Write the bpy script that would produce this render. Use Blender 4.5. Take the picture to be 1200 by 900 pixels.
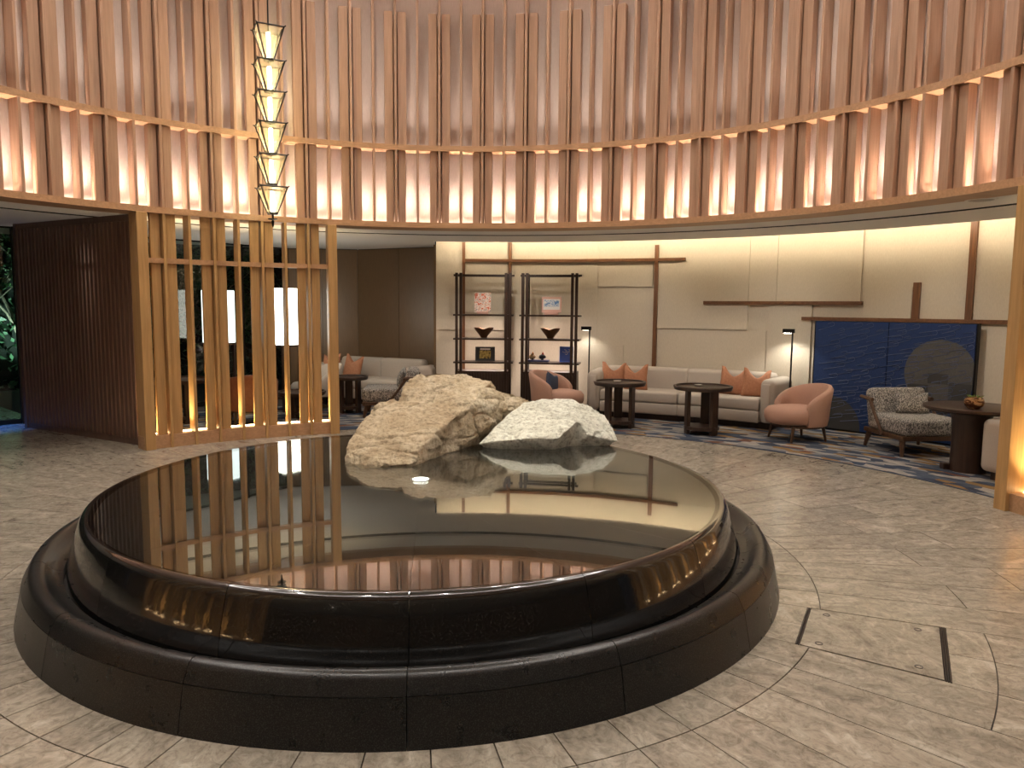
import bpy, bmesh, math, random
from mathutils import Vector, Matrix, noise
PI = math.pi
rad = math.radians
for o in list(bpy.data.objects): bpy.data.objects.remove(o)
S = bpy.context.scene
COL = S.collection

# ------------------------------------------------------------------ camera
# the pool's centre is the origin; angles (degrees) run clockwise from +Y
CX, CY, CH = 0.576, -4.586, 1.55
F_PX, PITCH, ROLL = 866.2, rad(5.954), rad(0.486)
cF = Vector((0, math.cos(PITCH), -math.sin(PITCH)))
r0 = Vector((1, 0, 0)); u0 = r0.cross(cF)
cR = r0 * math.cos(ROLL) + u0 * math.sin(ROLL)
cU = -r0 * math.sin(ROLL) + u0 * math.cos(ROLL)
cam_d = bpy.data.cameras.new('camera'); cam = bpy.data.objects.new('camera', cam_d); COL.objects.link(cam)
cam_d.sensor_width = 36; cam_d.lens = F_PX / 1200 * 36; cam_d.clip_start = 0.02
M = Matrix((cR, cU, -cF)).transposed().to_4x4(); M.translation = (CX, CY, CH)
cam.matrix_world = M
S.camera = cam
S.view_settings.view_transform = 'Standard'; S.view_settings.look = 'None'
S.view_settings.exposure = 0.0; S.view_settings.gamma = 1.0; S.view_settings.use_curve_mapping = False

# ------------------------------------------------------------------ world: a dim night sky
W = bpy.data.worlds.new('night'); S.world = W; W.use_nodes = True
W.node_tree.nodes['Background'].inputs[0].default_value = (0.02, 0.035, 0.06, 1)
W.node_tree.nodes['Background'].inputs[1].default_value = 0.35

def lamp(kind, name, loc, energy, col=(1, .82, .62), target=None, **kw):
    d = bpy.data.lights.new(name, kind); d.energy = energy; d.color = col
    for k, v in kw.items(): setattr(d, k, v)
    o = bpy.data.objects.new(name, d); COL.objects.link(o); o.location = loc
    if target is not None:
        o.rotation_euler = (Vector(target) - Vector(loc)).to_track_quat('-Z', 'Y').to_euler()
    return o
WARM = (1, .80, .58); NEUT = (1, .93, .84); COOL = (.86, .95, 1)
DRUM_TOP = 6.4
SPOTS = []
# unseen downlights added in the drum's ceiling for general light
for k in range(10):
    a = rad(18 + 36 * k); x, y = 3.3 * math.sin(a), 3.3 * math.cos(a)
    SPOTS.append((x, y))
    lamp('SPOT', 'added_drum_downlight', (x, y, DRUM_TOP - .06), 175, NEUT, (x * 1.0, y * 1.0, 0), spot_size=rad(105), spot_blend=.9, shadow_soft_size=.07)
# two accent lamps aimed at the rocks
for (x, y, t, e, c, ss) in ((1.5, 2.0, (.88, 1.3, .6), 850, (.97, 1, .92), 18), (-2.3, 1.3, (-.15, 1.0, .8), 800, (1, .92, .76), 22)):
    SPOTS.append((x, y))
    lamp('SPOT', 'rock_accent_light', (x, y, DRUM_TOP - .06), e, c, t, spot_size=rad(ss), spot_blend=.7, shadow_soft_size=.05)

# ------------------------------------------------------------------ helpers
def pol(th, R, z=0.0):
    a = rad(th); return Vector((R * math.sin(a), R * math.cos(a), z))
def ray(x, y): return cF * F_PX + cR * (x - 600) + cU * (450 - y)
def wall_at(x, y, R):
    """measured picture point -> (angle, height) on the round wall of radius R"""
    d = ray(x, y); a = d.x ** 2 + d.y ** 2; b = 2 * (CX * d.x + CY * d.y); c = CX ** 2 + CY ** 2 - R * R
    t = (-b + math.sqrt(b * b - 4 * a * c)) / 2 / a
    return math.degrees(math.atan2(CX + d.x * t, CY + d.y * t)), CH + d.z * t
def on_plane(x, y, z):
    d = ray(x, y); t = (z - CH) / d.z; return Vector((CX + d.x * t, CY + d.y * t, z))
def at_y(x, y, Y):
    d = ray(x, y); t = (Y - CY) / d.y; return Vector((CX + d.x * t, Y, CH + d.z * t))

class MB:
    def __init__(s): s.bm = bmesh.new()
    def poly(s, vs, fs):
        v = [s.bm.verts.new(p) for p in vs]
        for f in fs:
            try: s.bm.faces.new([v[i] for i in f])
            except ValueError: pass
        return v
    def box(s, c, d, rz=0.0, bev=0.0, seg=2, mx=None):
        m = Matrix.Translation(c) @ Matrix.Rotation(rz, 4, 'Z') if mx is None else mx
        m = m @ Matrix.Diagonal((d[0], d[1], d[2], 1))
        r = bmesh.ops.create_cube(s.bm, size=1.0, matrix=m)
        if bev > 0:
            es = list({e for v in r['verts'] for e in v.link_edges})
            bmesh.ops.bevel(s.bm, geom=es, offset=bev, segments=seg, affect='EDGES', profile=.5)
        return s
    def ring(s, t0, t1, r1, r2, z1, z2, n=None):
        """curved box between angles t0..t1, radii r1..r2, heights z1..z2"""
        full = abs((t1 - t0) - 360) < 1e-6
        if n is None: n = max(1, int(math.ceil((t1 - t0) / 2.5)))
        vs = []
        for i in range(n + (0 if full else 1)):
            t = t0 + (t1 - t0) * i / n
            for R, z in ((r1, z1), (r2, z1), (r2, z2), (r1, z2)): vs.append(pol(t, R, z))
        fs = []; m = n
        for i in range(m):
            a = 4 * i; b = 4 * ((i + 1) % (n if full else n + 1))
            for k in range(4):
                k2 = (k + 1) % 4; fs.append((a + k, a + k2, b + k2, b + k))
        if not full: fs += [(3, 2, 1, 0), (4 * n, 4 * n + 1, 4 * n + 2, 4 * n + 3)]
        s.poly(vs, fs); return s
    def lathe(s, prof, t0=0, t1=360, n=48, c=(0, 0, 0), close=False):
        full = abs(t1 - t0) >= 360 - 1e-6; k = len(prof); cnt = n if full else n + 1
        vs = []
        for i in range(cnt):
            t = t0 + (t1 - t0) * i / n
            for R, z in prof: vs.append(pol(t, R, z) + Vector(c))
        fs = []
        for i in range(n):
            a = k * i; b = k * ((i + 1) % cnt)
            for j in range(k if close else k - 1):
                j2 = (j + 1) % k; fs.append((a + j, a + j2, b + j2, b + j))
        if close and not full:
            fs += [tuple(range(k))[::-1], tuple(k * n + j for j in range(k))]
        s.poly(vs, fs); bmesh.ops.remove_doubles(s.bm, verts=s.bm.verts, dist=1e-5); return s
    def tube(s, pts, r, n=8, cap=True):
        pts = [Vector(p) for p in pts]; rs = r if isinstance(r, (list, tuple)) else [r] * len(pts)
        vs = []; up = Vector((0, 0, 1))
        for i, p in enumerate(pts):
            d = (pts[min(i + 1, len(pts) - 1)] - pts[max(i - 1, 0)]).normalized()
            a = d.cross(up if abs(d.z) < .95 else Vector((1, 0, 0))).normalized(); b = d.cross(a)
            for k in range(n):
                an = 2 * PI * k / n; vs.append(p + (a * math.cos(an) + b * math.sin(an)) * rs[i])
        fs = [(i * n + k, i * n + (k + 1) % n, (i + 1) * n + (k + 1) % n, (i + 1) * n + k) for i in range(len(pts) - 1) for k in range(n)]
        if cap: fs += [tuple(range(n))[::-1], tuple((len(pts) - 1) * n + k for k in range(n))]
        s.poly(vs, fs); return s
    def cyl(s, c, r, h, n=24): return s.tube([Vector(c), Vector(c) + Vector((0, 0, h))], r, n)
    def mesh(s, name, smooth=False, ang=40):
        bmesh.ops.recalc_face_normals(s.bm, faces=s.bm.faces)
        me = bpy.data.meshes.new(name); s.bm.to_mesh(me); s.bm.free()
        if smooth:
            me.polygons.foreach_set('use_smooth', [True] * len(me.polygons))
            me.set_sharp_from_angle(angle=rad(ang))
        return me
    def build(s, name, mat, parent=None, loc=(0, 0, 0), rz=0.0, smooth=False, ang=40):
        return obj(name, s.mesh(name, smooth, ang), mat, parent, loc, rz)
def obj(name, me, mat, parent=None, loc=(0, 0, 0), rz=0.0):
    o = bpy.data.objects.new(name, me); COL.objects.link(o)
    if mat is not None:
        if len(me.materials) == 0: me.materials.append(mat)
    o.location = loc; o.rotation_euler = (0, 0, rz)
    if parent is not None: o.parent = parent
    return o
def tag(o, label=None, cat=None, group=None, kind=None):
    if label: o['label'] = label
    if cat: o['category'] = cat
    if group: o['group'] = group
    if kind: o['kind'] = kind
    return o
def thing(name, label, cat, loc=(0, 0, 0), rz=0.0, group=None):
    o = bpy.data.objects.new(name, None); COL.objects.link(o); o.location = loc; o.rotation_euler = (0, 0, rz)
    o.empty_display_size = .1
    return tag(o, label, cat, group)
def copy_tree(o, parent=None):
    c = o.copy(); COL.objects.link(c); c.parent = parent
    for ch in [x for x in COL.objects if x.parent == o]: copy_tree(ch, c)
    return c
def face_to(v): return math.atan2(v[1], v[0]) + PI / 2      # local -Y looks along v

# ------------------------------------------------------------------ materials
def nodes(name):
    m = bpy.data.materials.new(name); m.use_nodes = True
    nt = m.node_tree; return m, nt, nt.nodes['Principled BSDF']
def lnk(nt, a, b): nt.links.new(a, b)
def ramp(nt, stops, mode='LINEAR'):
    r = nt.nodes.new('ShaderNodeValToRGB'); r.color_ramp.interpolation = mode
    el = r.color_ramp.elements
    while len(el) < len(stops): el.new(.5)
    for e, (p, c) in zip(el, stops): e.position = p; e.color = (*c, 1)
    return r
def coords(nt, scale=(1, 1, 1), kind='Object', rnd=0.0):
    tc = nt.nodes.new('ShaderNodeTexCoord'); mp = nt.nodes.new('ShaderNodeMapping'); mp.inputs['Scale'].default_value = scale
    src = tc.outputs[kind]
    if rnd:
        oi = nt.nodes.new('ShaderNodeObjectInfo'); ml = nt.nodes.new('ShaderNodeMath'); ml.operation = 'MULTIPLY'; ml.inputs[1].default_value = rnd
        ad = nt.nodes.new('ShaderNodeVectorMath'); ad.operation = 'ADD'
        lnk(nt, oi.outputs['Random'], ml.inputs[0]); lnk(nt, src, ad.inputs[0]); lnk(nt, ml.outputs[0], ad.inputs[1]); src = ad.outputs[0]
    lnk(nt, src, mp.inputs['Vector']); return mp.outputs[0]
def noise_tex(nt, vec, scale, detail=4, rough=.55, dist=0.0):
    n = nt.nodes.new('ShaderNodeTexNoise'); n.inputs['Scale'].default_value = scale; n.inputs['Detail'].default_value = detail
    n.inputs['Roughness'].default_value = rough; n.inputs['Distortion'].default_value = dist; lnk(nt, vec, n.inputs['Vector']); return n.outputs[0]
def bump(nt, b, h, strength=.2, dist=.01):
    n = nt.nodes.new('ShaderNodeBump'); n.inputs['Strength'].default_value = strength; n.inputs['Distance'].default_value = dist
    lnk(nt, h, n.inputs['Height']); lnk(nt, n.outputs[0], b.inputs['Normal'])
def plain(name, c, rough=.5, metal=0.0, spec=.5):
    m, nt, b = nodes(name); b.inputs['Base Color'].default_value = (*c, 1); b.inputs['Roughness'].default_value = rough
    b.inputs['Metallic'].default_value = metal; b.inputs['Specular IOR Level'].default_value = spec; return m
def grainy(name, c1, c2, scale=(1, 1, 1), ns=8, rough=.5, bs=0.0, rnd=0.0, detail=5, dist=0.0, lo=.3, hi=.7, spec=.5):
    m, nt, b = nodes(name); v = coords(nt, scale, rnd=rnd); n = noise_tex(nt, v, ns, detail, dist=dist)
    r = ramp(nt, [(lo, c1), (hi, c2)]); lnk(nt, n, r.inputs[0]); lnk(nt, r.outputs[0], b.inputs['Base Color'])
    b.inputs['Roughness'].default_value = rough; b.inputs['Specular IOR Level'].default_value = spec
    if bs: bump(nt, b, n, bs)
    return m
def wood(name, c1, c2, axis='z', rough=.45):
    sc = {'z': (14, 14, .7), 'x': (.7, 14, 14), 'y': (14, .7, 14)}[axis]
    return grainy(name, c1, c2, sc, 3.0, rough, .06, rnd=13.0, dist=.6)
def glow(name, c, s):
    m = bpy.data.materials.new(name); m.use_nodes = True; nt = m.node_tree; nt.nodes.remove(nt.nodes['Principled BSDF'])
    e = nt.nodes.new('ShaderNodeEmission'); e.inputs[0].default_value = (*c, 1); e.inputs[1].default_value = s
    lnk(nt, e.outputs[0], nt.nodes['Material Output'].inputs[0]); return m
def pane_mat(name, ior=1.45, tint=(.9, .95, .93), rough=0.0):
    """thin clear glazing: see-through with a fresnel reflection"""
    m = bpy.data.materials.new(name); m.use_nodes = True; nt = m.node_tree; nt.nodes.remove(nt.nodes['Principled BSDF'])
    t = nt.nodes.new('ShaderNodeBsdfTransparent'); t.inputs[0].default_value = (*tint, 1)
    g = nt.nodes.new('ShaderNodeBsdfGlossy'); g.inputs['Roughness'].default_value = rough
    f = nt.nodes.new('ShaderNodeFresnel'); f.inputs[0].default_value = ior; mx = nt.nodes.new('ShaderNodeMixShader')
    lnk(nt, f.outputs[0], mx.inputs[0]); lnk(nt, t.outputs[0], mx.inputs[1]); lnk(nt, g.outputs[0], mx.inputs[2])
    lnk(nt, mx.outputs[0], nt.nodes['Material Output'].inputs[0]); return m

m_oak = wood('oak', (.34, .20, .125), (.46, .285, .185), 'z')
m_oak_lit = wood('lamp_lit_oak', (.36, .205, .078), (.50, .30, .118), 'z')  # lattice oak, with the warm lamp light put into its colour
m_oak_rail = wood('oak_rail', (.36, .20, .10), (.49, .285, .15), 'x')
m_dark = wood('dark_stained_wood', (.022, .011, .007), (.05, .026, .016), 'z', .38)
m_brownslat = wood('brown_stained_slat', (.10, .058, .042), (.16, .095, .07), 'z', .35)
m_walnut = wood('walnut', (.10, .042, .017), (.20, .088, .036), 'z', .4)
m_frame = wood('dark_walnut_frame', (.055, .026, .013), (.10, .05, .026), 'z', .4)
m_walnut_x = wood('walnut_lengthwise', (.10, .042, .017), (.20, .088, .036), 'x', .4)
m_backing = grainy('pale_wall_cloth', (.60, .49, .42), (.68, .57, .50), (40, 40, 4), 4, .8, .04)
m_linen = grainy('beige_linen_wallcovering', (.50, .435, .335), (.58, .51, .40), (60, 60, 9), 3, .8, .10, rnd=5)
m_bronze = grainy('bronze_wall_panel', (.13, .078, .038), (.165, .10, .05), (30, 30, 2), 4, .38, .0)
m_plaster = plain('white_plaster', (.78, .76, .73), .8)
m_darkslot = plain('slot_black', (.02, .02, .02), .7)
m_black = plain('black_metal', (.012, .011, .010), .4, .6)
m_cream = grainy('cream_upholstery', (.41, .355, .295), (.47, .41, .345), (1, 1, 1), 180, .85, .15)
m_pink = grainy('salmon_upholstery', (.40, .23, .165), (.48, .285, .21), (1, 1, 1), 200, .85, .2)
m_terra = grainy('terracotta_cushion', (.36, .150, .074), (.45, .20, .104), (1, 1, 1), 30, .7, .25)
m_navy = plain('navy_cushion', (.035, .05, .09), .8)
m_leather = grainy('tan_leather', (.16, .062, .028), (.21, .085, .04), (1, 1, 1), 30, .5, .1)

def make_granite():
    m, nt, b = nodes('black_granite'); v = coords(nt, (1, 1, 1), rnd=3)
    n1 = noise_tex(nt, v, 240, 3, .7); n2 = noise_tex(nt, v, 9, 5, .6)
    r1 = ramp(nt, [(.50, (.007, .007, .007)), (.64, (.05, .048, .044))]); lnk(nt, n1, r1.inputs[0])
    lnk(nt, r1.outputs[0], b.inputs['Base Color'])
    r2 = ramp(nt, [(.35, (.27, .27, .27)), (.7, (.31, .31, .31))]); lnk(nt, n2, r2.inputs[0]); lnk(nt, r2.outputs[0], b.inputs['Roughness'])
    b.inputs['IOR'].default_value = 1.45
    return m
m_granite = make_granite()
def make_wet_granite():
    m, nt, b = nodes('wet_black_granite'); v = coords(nt, (1, 1, 1), rnd=3)
    n1 = noise_tex(nt, v, 240, 3, .7); n2 = noise_tex(nt, v, 14, 4, .6)
    r1 = ramp(nt, [(.50, (.005, .005, .005)), (.66, (.036, .034, .031))]); lnk(nt, n1, r1.inputs[0]); lnk(nt, r1.outputs[0], b.inputs['Base Color'])
    b.inputs['Roughness'].default_value = .12; b.inputs['Coat Weight'].default_value = 1; b.inputs['Coat Roughness'].default_value = .03; b.inputs['Coat IOR'].default_value = 1.5
    bp = nt.nodes.new('ShaderNodeBump'); bp.inputs['Strength'].default_value = .03; bp.inputs['Distance'].default_value = .02
    lnk(nt, n2, bp.inputs['Height']); lnk(nt, bp.outputs[0], b.inputs['Coat Normal'])
    return m
m_wet = make_wet_granite()
def make_water():
    m, nt, b = nodes('still_water'); b.inputs['Base Color'].default_value = (.8, .85, .83, 1); b.inputs['Roughness'].default_value = 0.0
    b.inputs['Transmission Weight'].default_value = 1.0; b.inputs['IOR'].default_value = 1.9; return m
m_water = make_water()
def make_stone_tile():
    m, nt, b = nodes('grey_beige_marble_tile'); v = coords(nt, (1, 1, 1), rnd=37)
    mp = nt.nodes.new('ShaderNodeMapping'); mp.inputs['Scale'].default_value = (2.6, 1.2, 1); mp.inputs['Rotation'].default_value = (0, 0, .35); lnk(nt, v, mp.inputs[0])
    n1 = noise_tex(nt, mp.outputs[0], 2.2, 10, .70, 2.2); n2 = noise_tex(nt, v, 16, 8, .75, 1.6)
    r1 = ramp(nt, [(.32, (.19, .163, .128)), (.44, (.28, .246, .195)), (.56, (.34, .304, .243)), (.68, (.44, .40, .328))]); lnk(nt, n1, r1.inputs[0])
    r2 = ramp(nt, [(.36, (.62, .60, .58)), (.52, (1, 1, 1)), (.66, (1.16, 1.15, 1.13))]); lnk(nt, n2, r2.inputs[0])
    mx = nt.nodes.new('ShaderNodeMix'); mx.data_type = 'RGBA'; mx.blend_type = 'MULTIPLY'; mx.inputs[0].default_value = .85
    lnk(nt, r1.outputs[0], mx.inputs[6]); lnk(nt, r2.outputs[0], mx.inputs[7])
    oi = nt.nodes.new('ShaderNodeObjectInfo'); mr = nt.nodes.new('ShaderNodeMapRange'); mr.inputs[3].default_value = .86; mr.inputs[4].default_value = 1.08
    lnk(nt, oi.outputs['Random'], mr.inputs[0]); hs = nt.nodes.new('ShaderNodeHueSaturation'); lnk(nt, mr.outputs[0], hs.inputs['Value']); lnk(nt, mx.outputs[2], hs.inputs['Color'])
    lnk(nt, hs.outputs[0], b.inputs['Base Color']); b.inputs['Roughness'].default_value = .2
    return m
m_tile = make_stone_tile()
m_grout = plain('dark_grout', (.06, .05, .042), .8)

def make_rock(name, c):
    m, nt, b = nodes(name); v = coords(nt)
    n1 = noise_tex(nt, v, 3.2, 8, .65, .5); n2 = noise_tex(nt, v, 34, 8, .72); n3 = noise_tex(nt, v, 110, 4, .7)
    r1 = ramp(nt, c); lnk(nt, n1, r1.inputs[0]); r2 = ramp(nt, [(.38, (.45, .42, .38)), (.50, (.92, .91, .89)), (.62, (1.08, 1.08, 1.08))]); lnk(nt, n2, r2.inputs[0])
    mx = nt.nodes.new('ShaderNodeMix'); mx.data_type = 'RGBA'; mx.blend_type = 'MULTIPLY'; mx.inputs[0].default_value = .8
    lnk(nt, r1.outputs[0], mx.inputs[6]); lnk(nt, r2.outputs[0], mx.inputs[7]); lnk(nt, mx.outputs[2], b.inputs['Base Color'])
    ad = nt.nodes.new('ShaderNodeMath'); ad.operation = 'ADD'; lnk(nt, n2, ad.inputs[0]); lnk(nt, n3, ad.inputs[1])
    b.inputs['Roughness'].default_value = .85; bump(nt, b, ad.outputs[0], .8, .03); return m
m_rock_tan = make_rock('tan_rock', [(.28, (.25, .16, .085)), (.48, (.46, .36, .23)), (.7, (.60, .51, .37))])
m_rock_pale = make_rock('pale_rock', [(.28, (.42, .39, .31)), (.48, (.62, .60, .50)), (.7, (.74, .72, .62))])

def make_tweed():
    m, nt, b = nodes('grey_tweed'); v = coords(nt, (1, 1, 1))
    mp = nt.nodes.new('ShaderNodeMapping'); mp.inputs['Scale'].default_value = (120, 120, 60); lnk(nt, v, mp.inputs[0])
    n = noise_tex(nt, mp.outputs[0], 1.0, 2, .5)
    r = ramp(nt, [(.42, (.07, .065, .06)), (.5, (.23, .21, .19)), (.6, (.46, .43, .385))]); lnk(nt, n, r.inputs[0]); lnk(nt, r.outputs[0], b.inputs['Base Color'])
    b.inputs['Roughness'].default_value = .9; bump(nt, b, n, .3, .01); return m
m_tweed = make_tweed()
def make_carpet():
    m, nt, b = nodes('patterned_carpet'); tc = nt.nodes.new('ShaderNodeTexCoord')
    nz = noise_tex(nt, tc.outputs['UV'], 3.0, 3, .6)
    mp = nt.nodes.new('ShaderNodeMapping'); mp.inputs['Scale'].default_value = (3.0, 8.5, 1); lnk(nt, tc.outputs['UV'], mp.inputs[0])
    ad = nt.nodes.new('ShaderNodeVectorMath'); ad.operation = 'MULTIPLY_ADD'; ad.inputs[1].default_value = (.5, .5, .5)
    lnk(nt, nz, ad.inputs[0]); lnk(nt, mp.outputs[0], ad.inputs[2])
    vo = nt.nodes.new('ShaderNodeTexVoronoi'); vo.voronoi_dimensions = '2D'; vo.inputs['Scale'].default_value = 1.5; lnk(nt, ad.outputs[0], vo.inputs['Vector'])
    sp = nt.nodes.new('ShaderNodeSeparateColor'); lnk(nt, vo.outputs['Color'], sp.inputs[0])
    r = ramp(nt, [(0, (.045, .055, .08)), (.16, (.22, .215, .21)), (.34, (.075, .09, .12)), (.48, (.24, .145, .06)), (.60, (.34, .31, .27)), (.72, (.05, .065, .10)), (.82, (.15, .065, .04)), (.88, (.30, .28, .255))], 'CONSTANT')
    lnk(nt, sp.outputs[0], r.inputs[0])
    st = nt.nodes.new('ShaderNodeMapping'); st.inputs['Scale'].default_value = (7, 60, 1); lnk(nt, tc.outputs['UV'], st.inputs[0]); n2 = noise_tex(nt, st.outputs[0], 1, 3, .6)
    r2 = ramp(nt, [(.38, (.45, .47, .52)), (.6, (1.1, 1.1, 1.1))]); lnk(nt, n2, r2.inputs[0])
    mx = nt.nodes.new('ShaderNodeMix'); mx.data_type = 'RGBA'; mx.blend_type = 'MULTIPLY'; mx.inputs[0].default_value = .8
    lnk(nt, r.outputs[0], mx.inputs[6]); lnk(nt, r2.outputs[0], mx.inputs[7]); lnk(nt, mx.outputs[2], b.inputs['Base Color'])
    b.inputs['Roughness'].default_value = .95; b.inputs['Specular IOR Level'].default_value = .1; return m
m_carpet = make_carpet()

# ================================================================== FLOOR
floor = MB().lathe([(.01, -.03), (12.0, -.03), (12.0, -.016), (.01, -.016)], n=90, close=True).build('floor', m_grout)
tag(floor, 'grey beige marble floor laid in rings around the pool', kind='structure')
TP, T0 = 6.0, 112.0
tile_cache = {}
def tile(r1, r2, th, span=1, th_w=TP):
    key = (r1, r2, span)
    if key not in tile_cache:
        g = .0026; w = th_w * span; n = 3 * span
        vs = []; 
        for z in (-.02, 0.0):
            for R in (r1 + g, r2 - g):
                for i in range(n + 1):
                    e = math.degrees(g / R); t = e + (w - 2 * e) * i / n; vs.append(pol(t, R, z))
        k = n + 1; fs = []
        for i in range(n):
            fs.append((2 * k + i, 2 * k + i + 1, 3 * k + i + 1, 3 * k + i))
            fs.append((i, i + 1, 2 * k + i + 1, 2 * k + i)); fs.append((k + i, k + i + 1, 3 * k + i + 1, 3 * k + i))
        fs += [(0, k, 3 * k, 2 * k), (n, k + n, 3 * k + n, 2 * k + n)]
        mb = MB(); mb.poly(vs, fs); tile_cache[key] = mb.mesh('tile')
    return obj('tile', tile_cache[key], m_tile, floor, rz=-rad(th))
for k in range(60):
    th = (T0 + TP * k) % 360; ts = th if th <= 180 else th - 360
    hatch = k in (0, 1); odd = k % 2
    if not hatch: tile(2.10, 2.36, th)
    b1 = 3.09 if not odd else 3.48; b2 = 4.16 if not odd else 4.5
    if not hatch: tile(2.36, b1, th)
    tile(3.09 if hatch else b1, b2, th)
    tile(b2, 4.82, th)
for k in range(60):
    th = (T0 + TP * k) % 360; ts = th if th <= 180 else th - 360
    if ts < -47 and ts > -120: tile(4.82, 6.2, th); tile(6.2, 7.2, th)
fl2 = MB().ring(-180, -48, 7.2, 11.9, -.02, 0).build('stone_field', m_tile, floor)
fl3 = MB().ring(-180, -120, 4.82, 7.2, -.02, 0).build('stone_field', m_tile, floor)
fl4 = MB().ring(112, 180, 4.82, 11.9, -.02, 0).build('stone_field', m_tile, floor)
# access hatch let into the floor beside the pool
hp = MB().ring(112.2, 123.8, 2.318, 2.900, -.02, .001, 1).build('access_panel', m_tile, floor)
m_edge = plain('bronze_edge', (.05, .04, .032), .5, .6)
for r in (2.300, 2.310, 2.905, 2.914, 2.923): MB().ring(112.05, 123.95, r, r + .0055, -.02, .0008, 1).build('metal_edge', m_edge, floor)
def straight_tile(r_arc, r_str, a0, a1):
    vs = []
    for z in (-.02, 0.0):
        for i in range(5): vs.append(pol(a0 + (a1 - a0) * i / 4, r_arc, z))
        for i in range(5):
            f = i / 4; vs.append(pol(112, r_str, z).lerp(pol(124, r_str, z), (a0 - 112 + (a1 - a0) * f) / 12))
    fs = [(10 + i, 11 + i, 16 + i, 15 + i) for i in range(4)] + [(i, i + 1, 11 + i, 10 + i) for i in range(4)] + [(5 + i, 6 + i, 16 + i, 15 + i) for i in range(4)] + [(0, 5, 15, 10), (4, 9, 19, 14)]
    mb = MB(); mb.poly(vs, fs); mb.build('tile', m_tile, floor)
for a0, a1 in ((112.03, 117.97), (118.03, 123.97)): straight_tile(2.10, 2.298, a0, a1); straight_tile(3.088, 2.931, a0, a1)
for th in (113.6, 122.4):
    for R in (2.39, 2.80):
        MB().lathe([(.012, 0), (.018, 0), (.018, .0016), (.012, .0016)], n=20, close=True).build('lifting_ring', m_grout, hp, pol(th, R, .001))

# carpet around the lounge
def uv_ring(name, t0, t1, r1, r2, z1, z2, n, mat):
    me_b = MB()
    for (a, b, ro) in ((t0, -5, 7.3), (-5, 42, 6.895), (42, 60.5, 6.745), (60.5, t1, 6.895)): me_b.ring(a, b, r1, ro, z1, z2)
    me = me_b.mesh(name); uv = me.uv_layers.new(name='UVMap')
    for l in me.loops:
        v = me.vertices[l.vertex_index].co; t = math.atan2(v.x, v.y); R = math.hypot(v.x, v.y); uv.data[l.index].uv = (t * 5.6, R)
    return obj(name, me, mat)
carpet = tag(uv_ring('carpet', -45.0, 112, 4.835, 9.6, -.02, .008, 70, m_carpet), 'blue grey, rust and cream patterned carpet curving round the lounge', 'carpet')
tag(MB().ring(-45.0, 112, 4.815, 4.835, -.02, .006, 70).build('carpet_border', plain('dark_blue_edge', (.03, .045, .08), .8), carpet))

# ================================================================== DRUM
DR = 4.548
drum = MB().lathe([(4.73, 2.5), (4.73, DRUM_TOP), (4.94, DRUM_TOP), (4.94, 2.5)], n=144, close=True).build('wall_rotunda', m_backing, smooth=True)
tag(drum, 'tall round wall of pale cloth faced with oak slats', kind='structure')
MB().lathe([(DR, 2.495), (DR, 2.56), (4.90, 2.56), (4.90, 2.495)], n=180, close=True).build('lower_rail', m_oak_rail, drum, smooth=True, ang=30)
MB().lathe([(DR + .002, 3.405), (DR + .002, 3.468), (4.90, 3.468), (4.90, 3.405)], n=180, close=True).build('upper_rail', m_oak_rail, drum, smooth=True, ang=30)
PER, TH0 = 6.485, -55.93
def slat_mesh(name, w, r1, r2, h):
    return MB().box((0, (r1 + r2) / 2 - r1, h / 2), (w, r2 - r1, h), bev=.003, seg=1).mesh(name)
ZL0, ZL1, ZU0 = 2.56, 3.405, 3.468
me_fin_l = slat_mesh('fin', .028, 4.555, 4.725, ZL1 - ZL0); me_fin_u = slat_mesh('fin', .028, 4.555, 4.725, DRUM_TOP - ZU0)
me_sl_l = slat_mesh('slat', .086, 4.60, 4.70, ZL1 - ZL0); me_sl_u = slat_mesh('slat', .100, 4.60, 4.70, 5.0 - ZU0)
rest = MB()
for k in range(-11, 44):
    th = TH0 + PER * k
    near = -3 <= k <= 23
    for (off, mel, meu, r, w) in ((0, me_fin_l, me_fin_u, 4.555, .028), (PER / 2, me_fin_l, me_fin_u, 4.555, .028), (-1, me_sl_l, me_sl_u, 4.60, .09), (1, me_sl_l, me_sl_u, 4.60, .09)):
        if mel is me_sl_l: tl = th + off * math.degrees((.029 + .043) / 4.6); tu = th + off * math.degrees((.029 + .050) / 4.6); nm = 'slat'
        else: tl = tu = th + off; nm = 'fin'
        if near:
            obj(nm, mel, m_oak, drum, pol(tl, r, ZL0), -rad(tl)); obj(nm, meu, m_oak, drum, pol(tu, r, ZU0), -rad(tu))
        else:
            D = .17 if nm == 'fin' else .10; top = DRUM_TOP if nm == 'fin' else 5.0
            rest.box(pol(tl, r + D / 2, (ZL0 + ZL1) / 2), (w, D, ZL1 - ZL0), -rad(tl)); rest.box(pol(tu, r + D / 2, (ZU0 + top) / 2), (w, D, top - ZU0), -rad(tu))
tag(rest.build('slats_behind', m_oak, drum), 'oak slats on the far side of the rotunda', kind='stuff')
m_led = glow('warm_led', (1, .82, .68), 14.0)
for k in range(-4, 25):                                   # LED profiles between fins and slats, two lengths per bay
    for f in (.31, .69):
        th = TH0 + PER * (k + f)
        for (z, e, c, sp_) in ((2.572, 1.5, (1, .81, .69), 46), (2.572, 1.1, (1, .81, .69), 150), (3.480, .42, (1, .88, .80), 28)):
            a_ = lamp('AREA', 'slat_uplight', pol(th, 4.665, z), e, c, shape='RECTANGLE', size=.11, size_y=.05, spread=rad(sp_))
            a_.rotation_euler = (Matrix.Rotation(-rad(th), 4, 'Z') @ Matrix.Rotation(PI, 4, 'X')).to_euler()
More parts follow.
